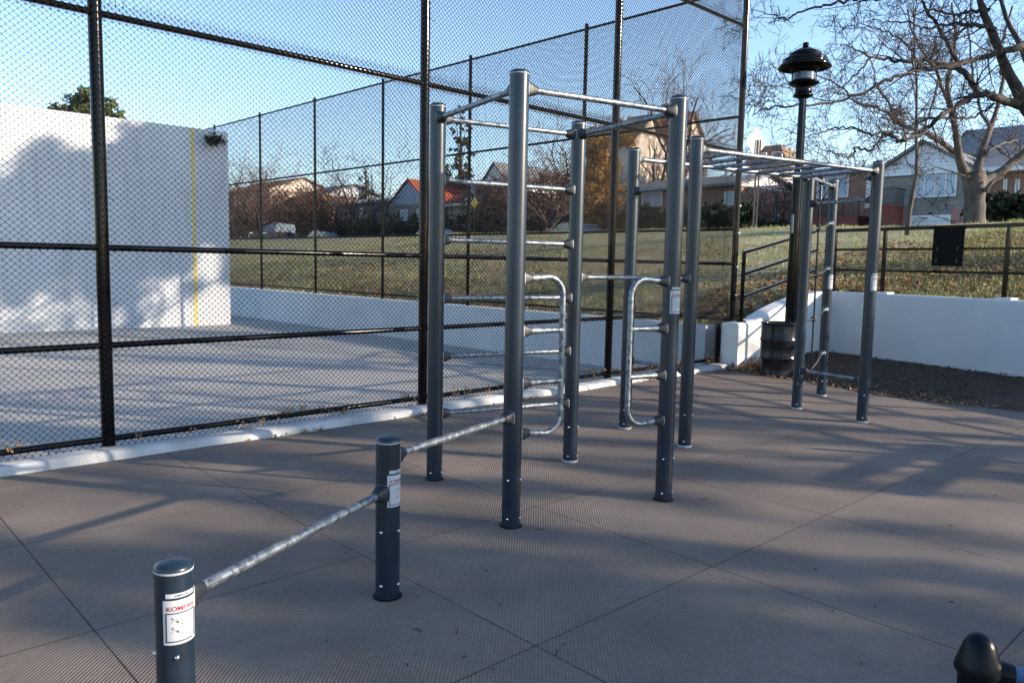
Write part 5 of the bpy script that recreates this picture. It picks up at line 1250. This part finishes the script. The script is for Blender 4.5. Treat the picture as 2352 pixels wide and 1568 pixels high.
# ================================================================== CARS
def car(label, s, t, z, rz, m_, kind='sedan', group=None):
    L_, W_, Hh = (4.6, 1.8, 1.45) if kind == 'sedan' else (4.2, 1.85, 1.85)
    root = thing('parked_car', label, 'car', ST(s, t, z), RZ+rz, group)
    if kind == 'sedan':
        low = [(-2.3, .35), (-2.3, .62), (-2.18, .86), (-1.6, .95), (-.95, .97), (.95, .97), (1.7, .88), (2.2, .74), (2.3, .5), (2.28, .32)]
        top = [(-1.75, .93), (-1.15, 1.36), (-.6, 1.45), (.25, 1.44), (.6, 1.36), (1.3, .93)]
    else:
        low = [(-2.1, .45), (-2.1, .7), (-2.05, 1.1), (-1.9, 1.15), (1.0, 1.15), (1.95, 1.08), (2.1, .95), (2.1, .45)]
        top = [(-2.0, 1.1), (-1.9, 1.78), (-1.7, 1.85), (.5, 1.85), (.65, 1.8), (1.05, 1.12)]
    def loft(prof, levels, mi, name, mat_):
        b = HB_(); V = []; n = len(prof)
        for (f_, yy) in levels:
            for (x, z_) in prof: V.append((x*f_, yy, z_))
        Fc = [(i*n+j, (i+1)*n+j, (i+1)*n+(j+1) % n, i*n+(j+1) % n) for i in range(len(levels)-1) for j in range(n)]+[tuple(range(n)), tuple((len(levels)-1)*n+j for j in range(n-1, -1, -1))]
        b.add(V, Fc, 0, False); return b.build(name, mat_, root)
    hw = W_/2
    loft(low, [(.97, -hw), (1, -hw+.12), (1, hw-.12), (.97, hw)], 0, 'body', m_)
    def inset(k, dz): return [(x*k, .95+(z_-.95)*dz) for x, z_ in top]
    loft(inset(.985, .97), [(.93, -hw+.17), (1, -hw+.26), (1, hw-.26), (.93, hw-.17)], 0, 'windows', 'glass')
    loft([(x, z_) for x, z_ in top[1:-1]]+[(top[-2][0]-.02, top[-2][1]-.06), (top[1][0]+.02, top[1][1]-.06)], [(1, -hw+.2), (1.005, -hw+.28), (1.005, hw-.28), (1, hw-.2)], 0, 'roof', m_)
    for sg in (-1, 1):
        for x in (top[0][0]*.5-.1, .25):
            b = HB_(); b.tube([(x, sg*(hw-.155), .93), (x+.05, sg*(hw-.21), top[2][1]-.02)], .035, 6); b.build('door_pillar', m_, root)
        for x in (-1.4, 1.4):
            b = HB_(); b.lathe((x, sg*(hw-.2), .32), [(.2, 0), (.32, 0), (.32, .2), (.2, .215)], 20, axis=(0, sg, 0)); wh = b.build('wheel', 'tyre', root)
            b = HB_(); b.lathe((x, sg*(hw-.2), .32), [(.2, .19), (.17, .2), (.05, .205), (.001, .21)], 20, axis=(0, sg, 0)); b.build('rim', 'chrome', wh)
        b = HB_(); b.box((-L_/2+.06, sg*(hw-.25), .78), (.16, .34, .14)); b.build('tail_light', 'taillight', root)
        b = HB_(); b.box((L_/2-.1, sg*(hw-.3), .68 if kind == 'sedan' else .95), (.16, .34, .15)); b.build('headlight', 'chrome', root)
        b = HB_(); b.box((.85, sg*(hw+.06), 1.0), (.12, .16, .12)); b.build('mirror', m_, root)
    b = HB_(); b.box((L_/2-.01, 0, .6), (.06, 1.1, .2)); b.build('grille', 'blackmatte', root)
    b = HB_(); b.box((L_/2+.02, 0, .5), (.03, .4, .14)); b.build('number_plate', 'signyellow', root)
    return root
def tcar(x, s): return FS(x, 520, s)[0]
G_ = 'cars parked along the street'
car('white sedan with a red tail light parked beyond the crest of the bank', 24.3, tcar(1318, 24.3), 2.34, math.pi, 'carwhite', group=G_)
car('dark blue-grey jeep facing the park beside the reddish shrub', 19.5, tcar(630, 19.5), 2.34, R(-62), 'carblue', 'suv', group=G_)
car('blue-black sedan parked on the far side of the street by the long hedge', 24.3, tcar(745, 24.3), 2.34, 0, 'carblue', group=G_)
car('dark sedan parked in front of the blue gable', 24.3, tcar(1005, 24.3), 2.34, 0, 'cardark', group=G_)

# ================================================================== SIGNS
sd = 17.0
sg = ground_s(1738, sd, 520); t_, zc = FS(1737, 327, sd)
rt_ = thing('traffic_sign', 'blank white back of a diamond sign on two thin metal posts by the street', 'sign', (sg.x, sg.y, 2.6))
p1 = ST(sd, t_, 0); fx = Vector((math.sin(R(60)), math.cos(R(60)), 0)); hh = (FS(1737, 293, sd)[1]-FS(1737, 360, sd)[1])/2
b = MB(); P = [p1+Vector((0, 0, zc+hh)), p1+fx*hh, p1+Vector((0, 0, zc-hh)), p1-fx*hh]; P[1] = P[1]+Vector((0, 0, zc)); P[3] = P[3]+Vector((0, 0, zc))
nv = Vector((-fx.y, fx.x, 0))*.02; b.prism(P, nv); b.build('sign_panel', 'sign', rt_)
for dx, yt in ((-.0, 320), (.16, 320)):
    q_ = p1-nv*2.6+fx*dx; b = MB(); b.box((q_.x, q_.y, (2.3+zc+.1)/2), (.055, .055, zc+.1-2.3)); b.build('sign_post', 'ropelight', rt_)
s = 20.; t_, z_ = FS(1090, 467, s); p = ST(s, t_, 0)
ys = thing('traffic_sign', 'small yellow diamond street sign right of the red-roofed house', 'sign', (p.x, p.y, 2.3))
b = MB(); q0 = Vector((p.x, p.y, z_)); a = .30; b.prism([q0+Vector((0, 0, a)), q0+e1*a, q0-Vector((0, 0, a)), q0-e1*a], -nn*.02); b.build('sign_panel', 'signyellow', ys)
b = MB(); b.tube([(p.x, p.y, 2.2), (p.x, p.y, z_+.2)], .03, 8); b.build('sign_post', 'ropelight', ys)
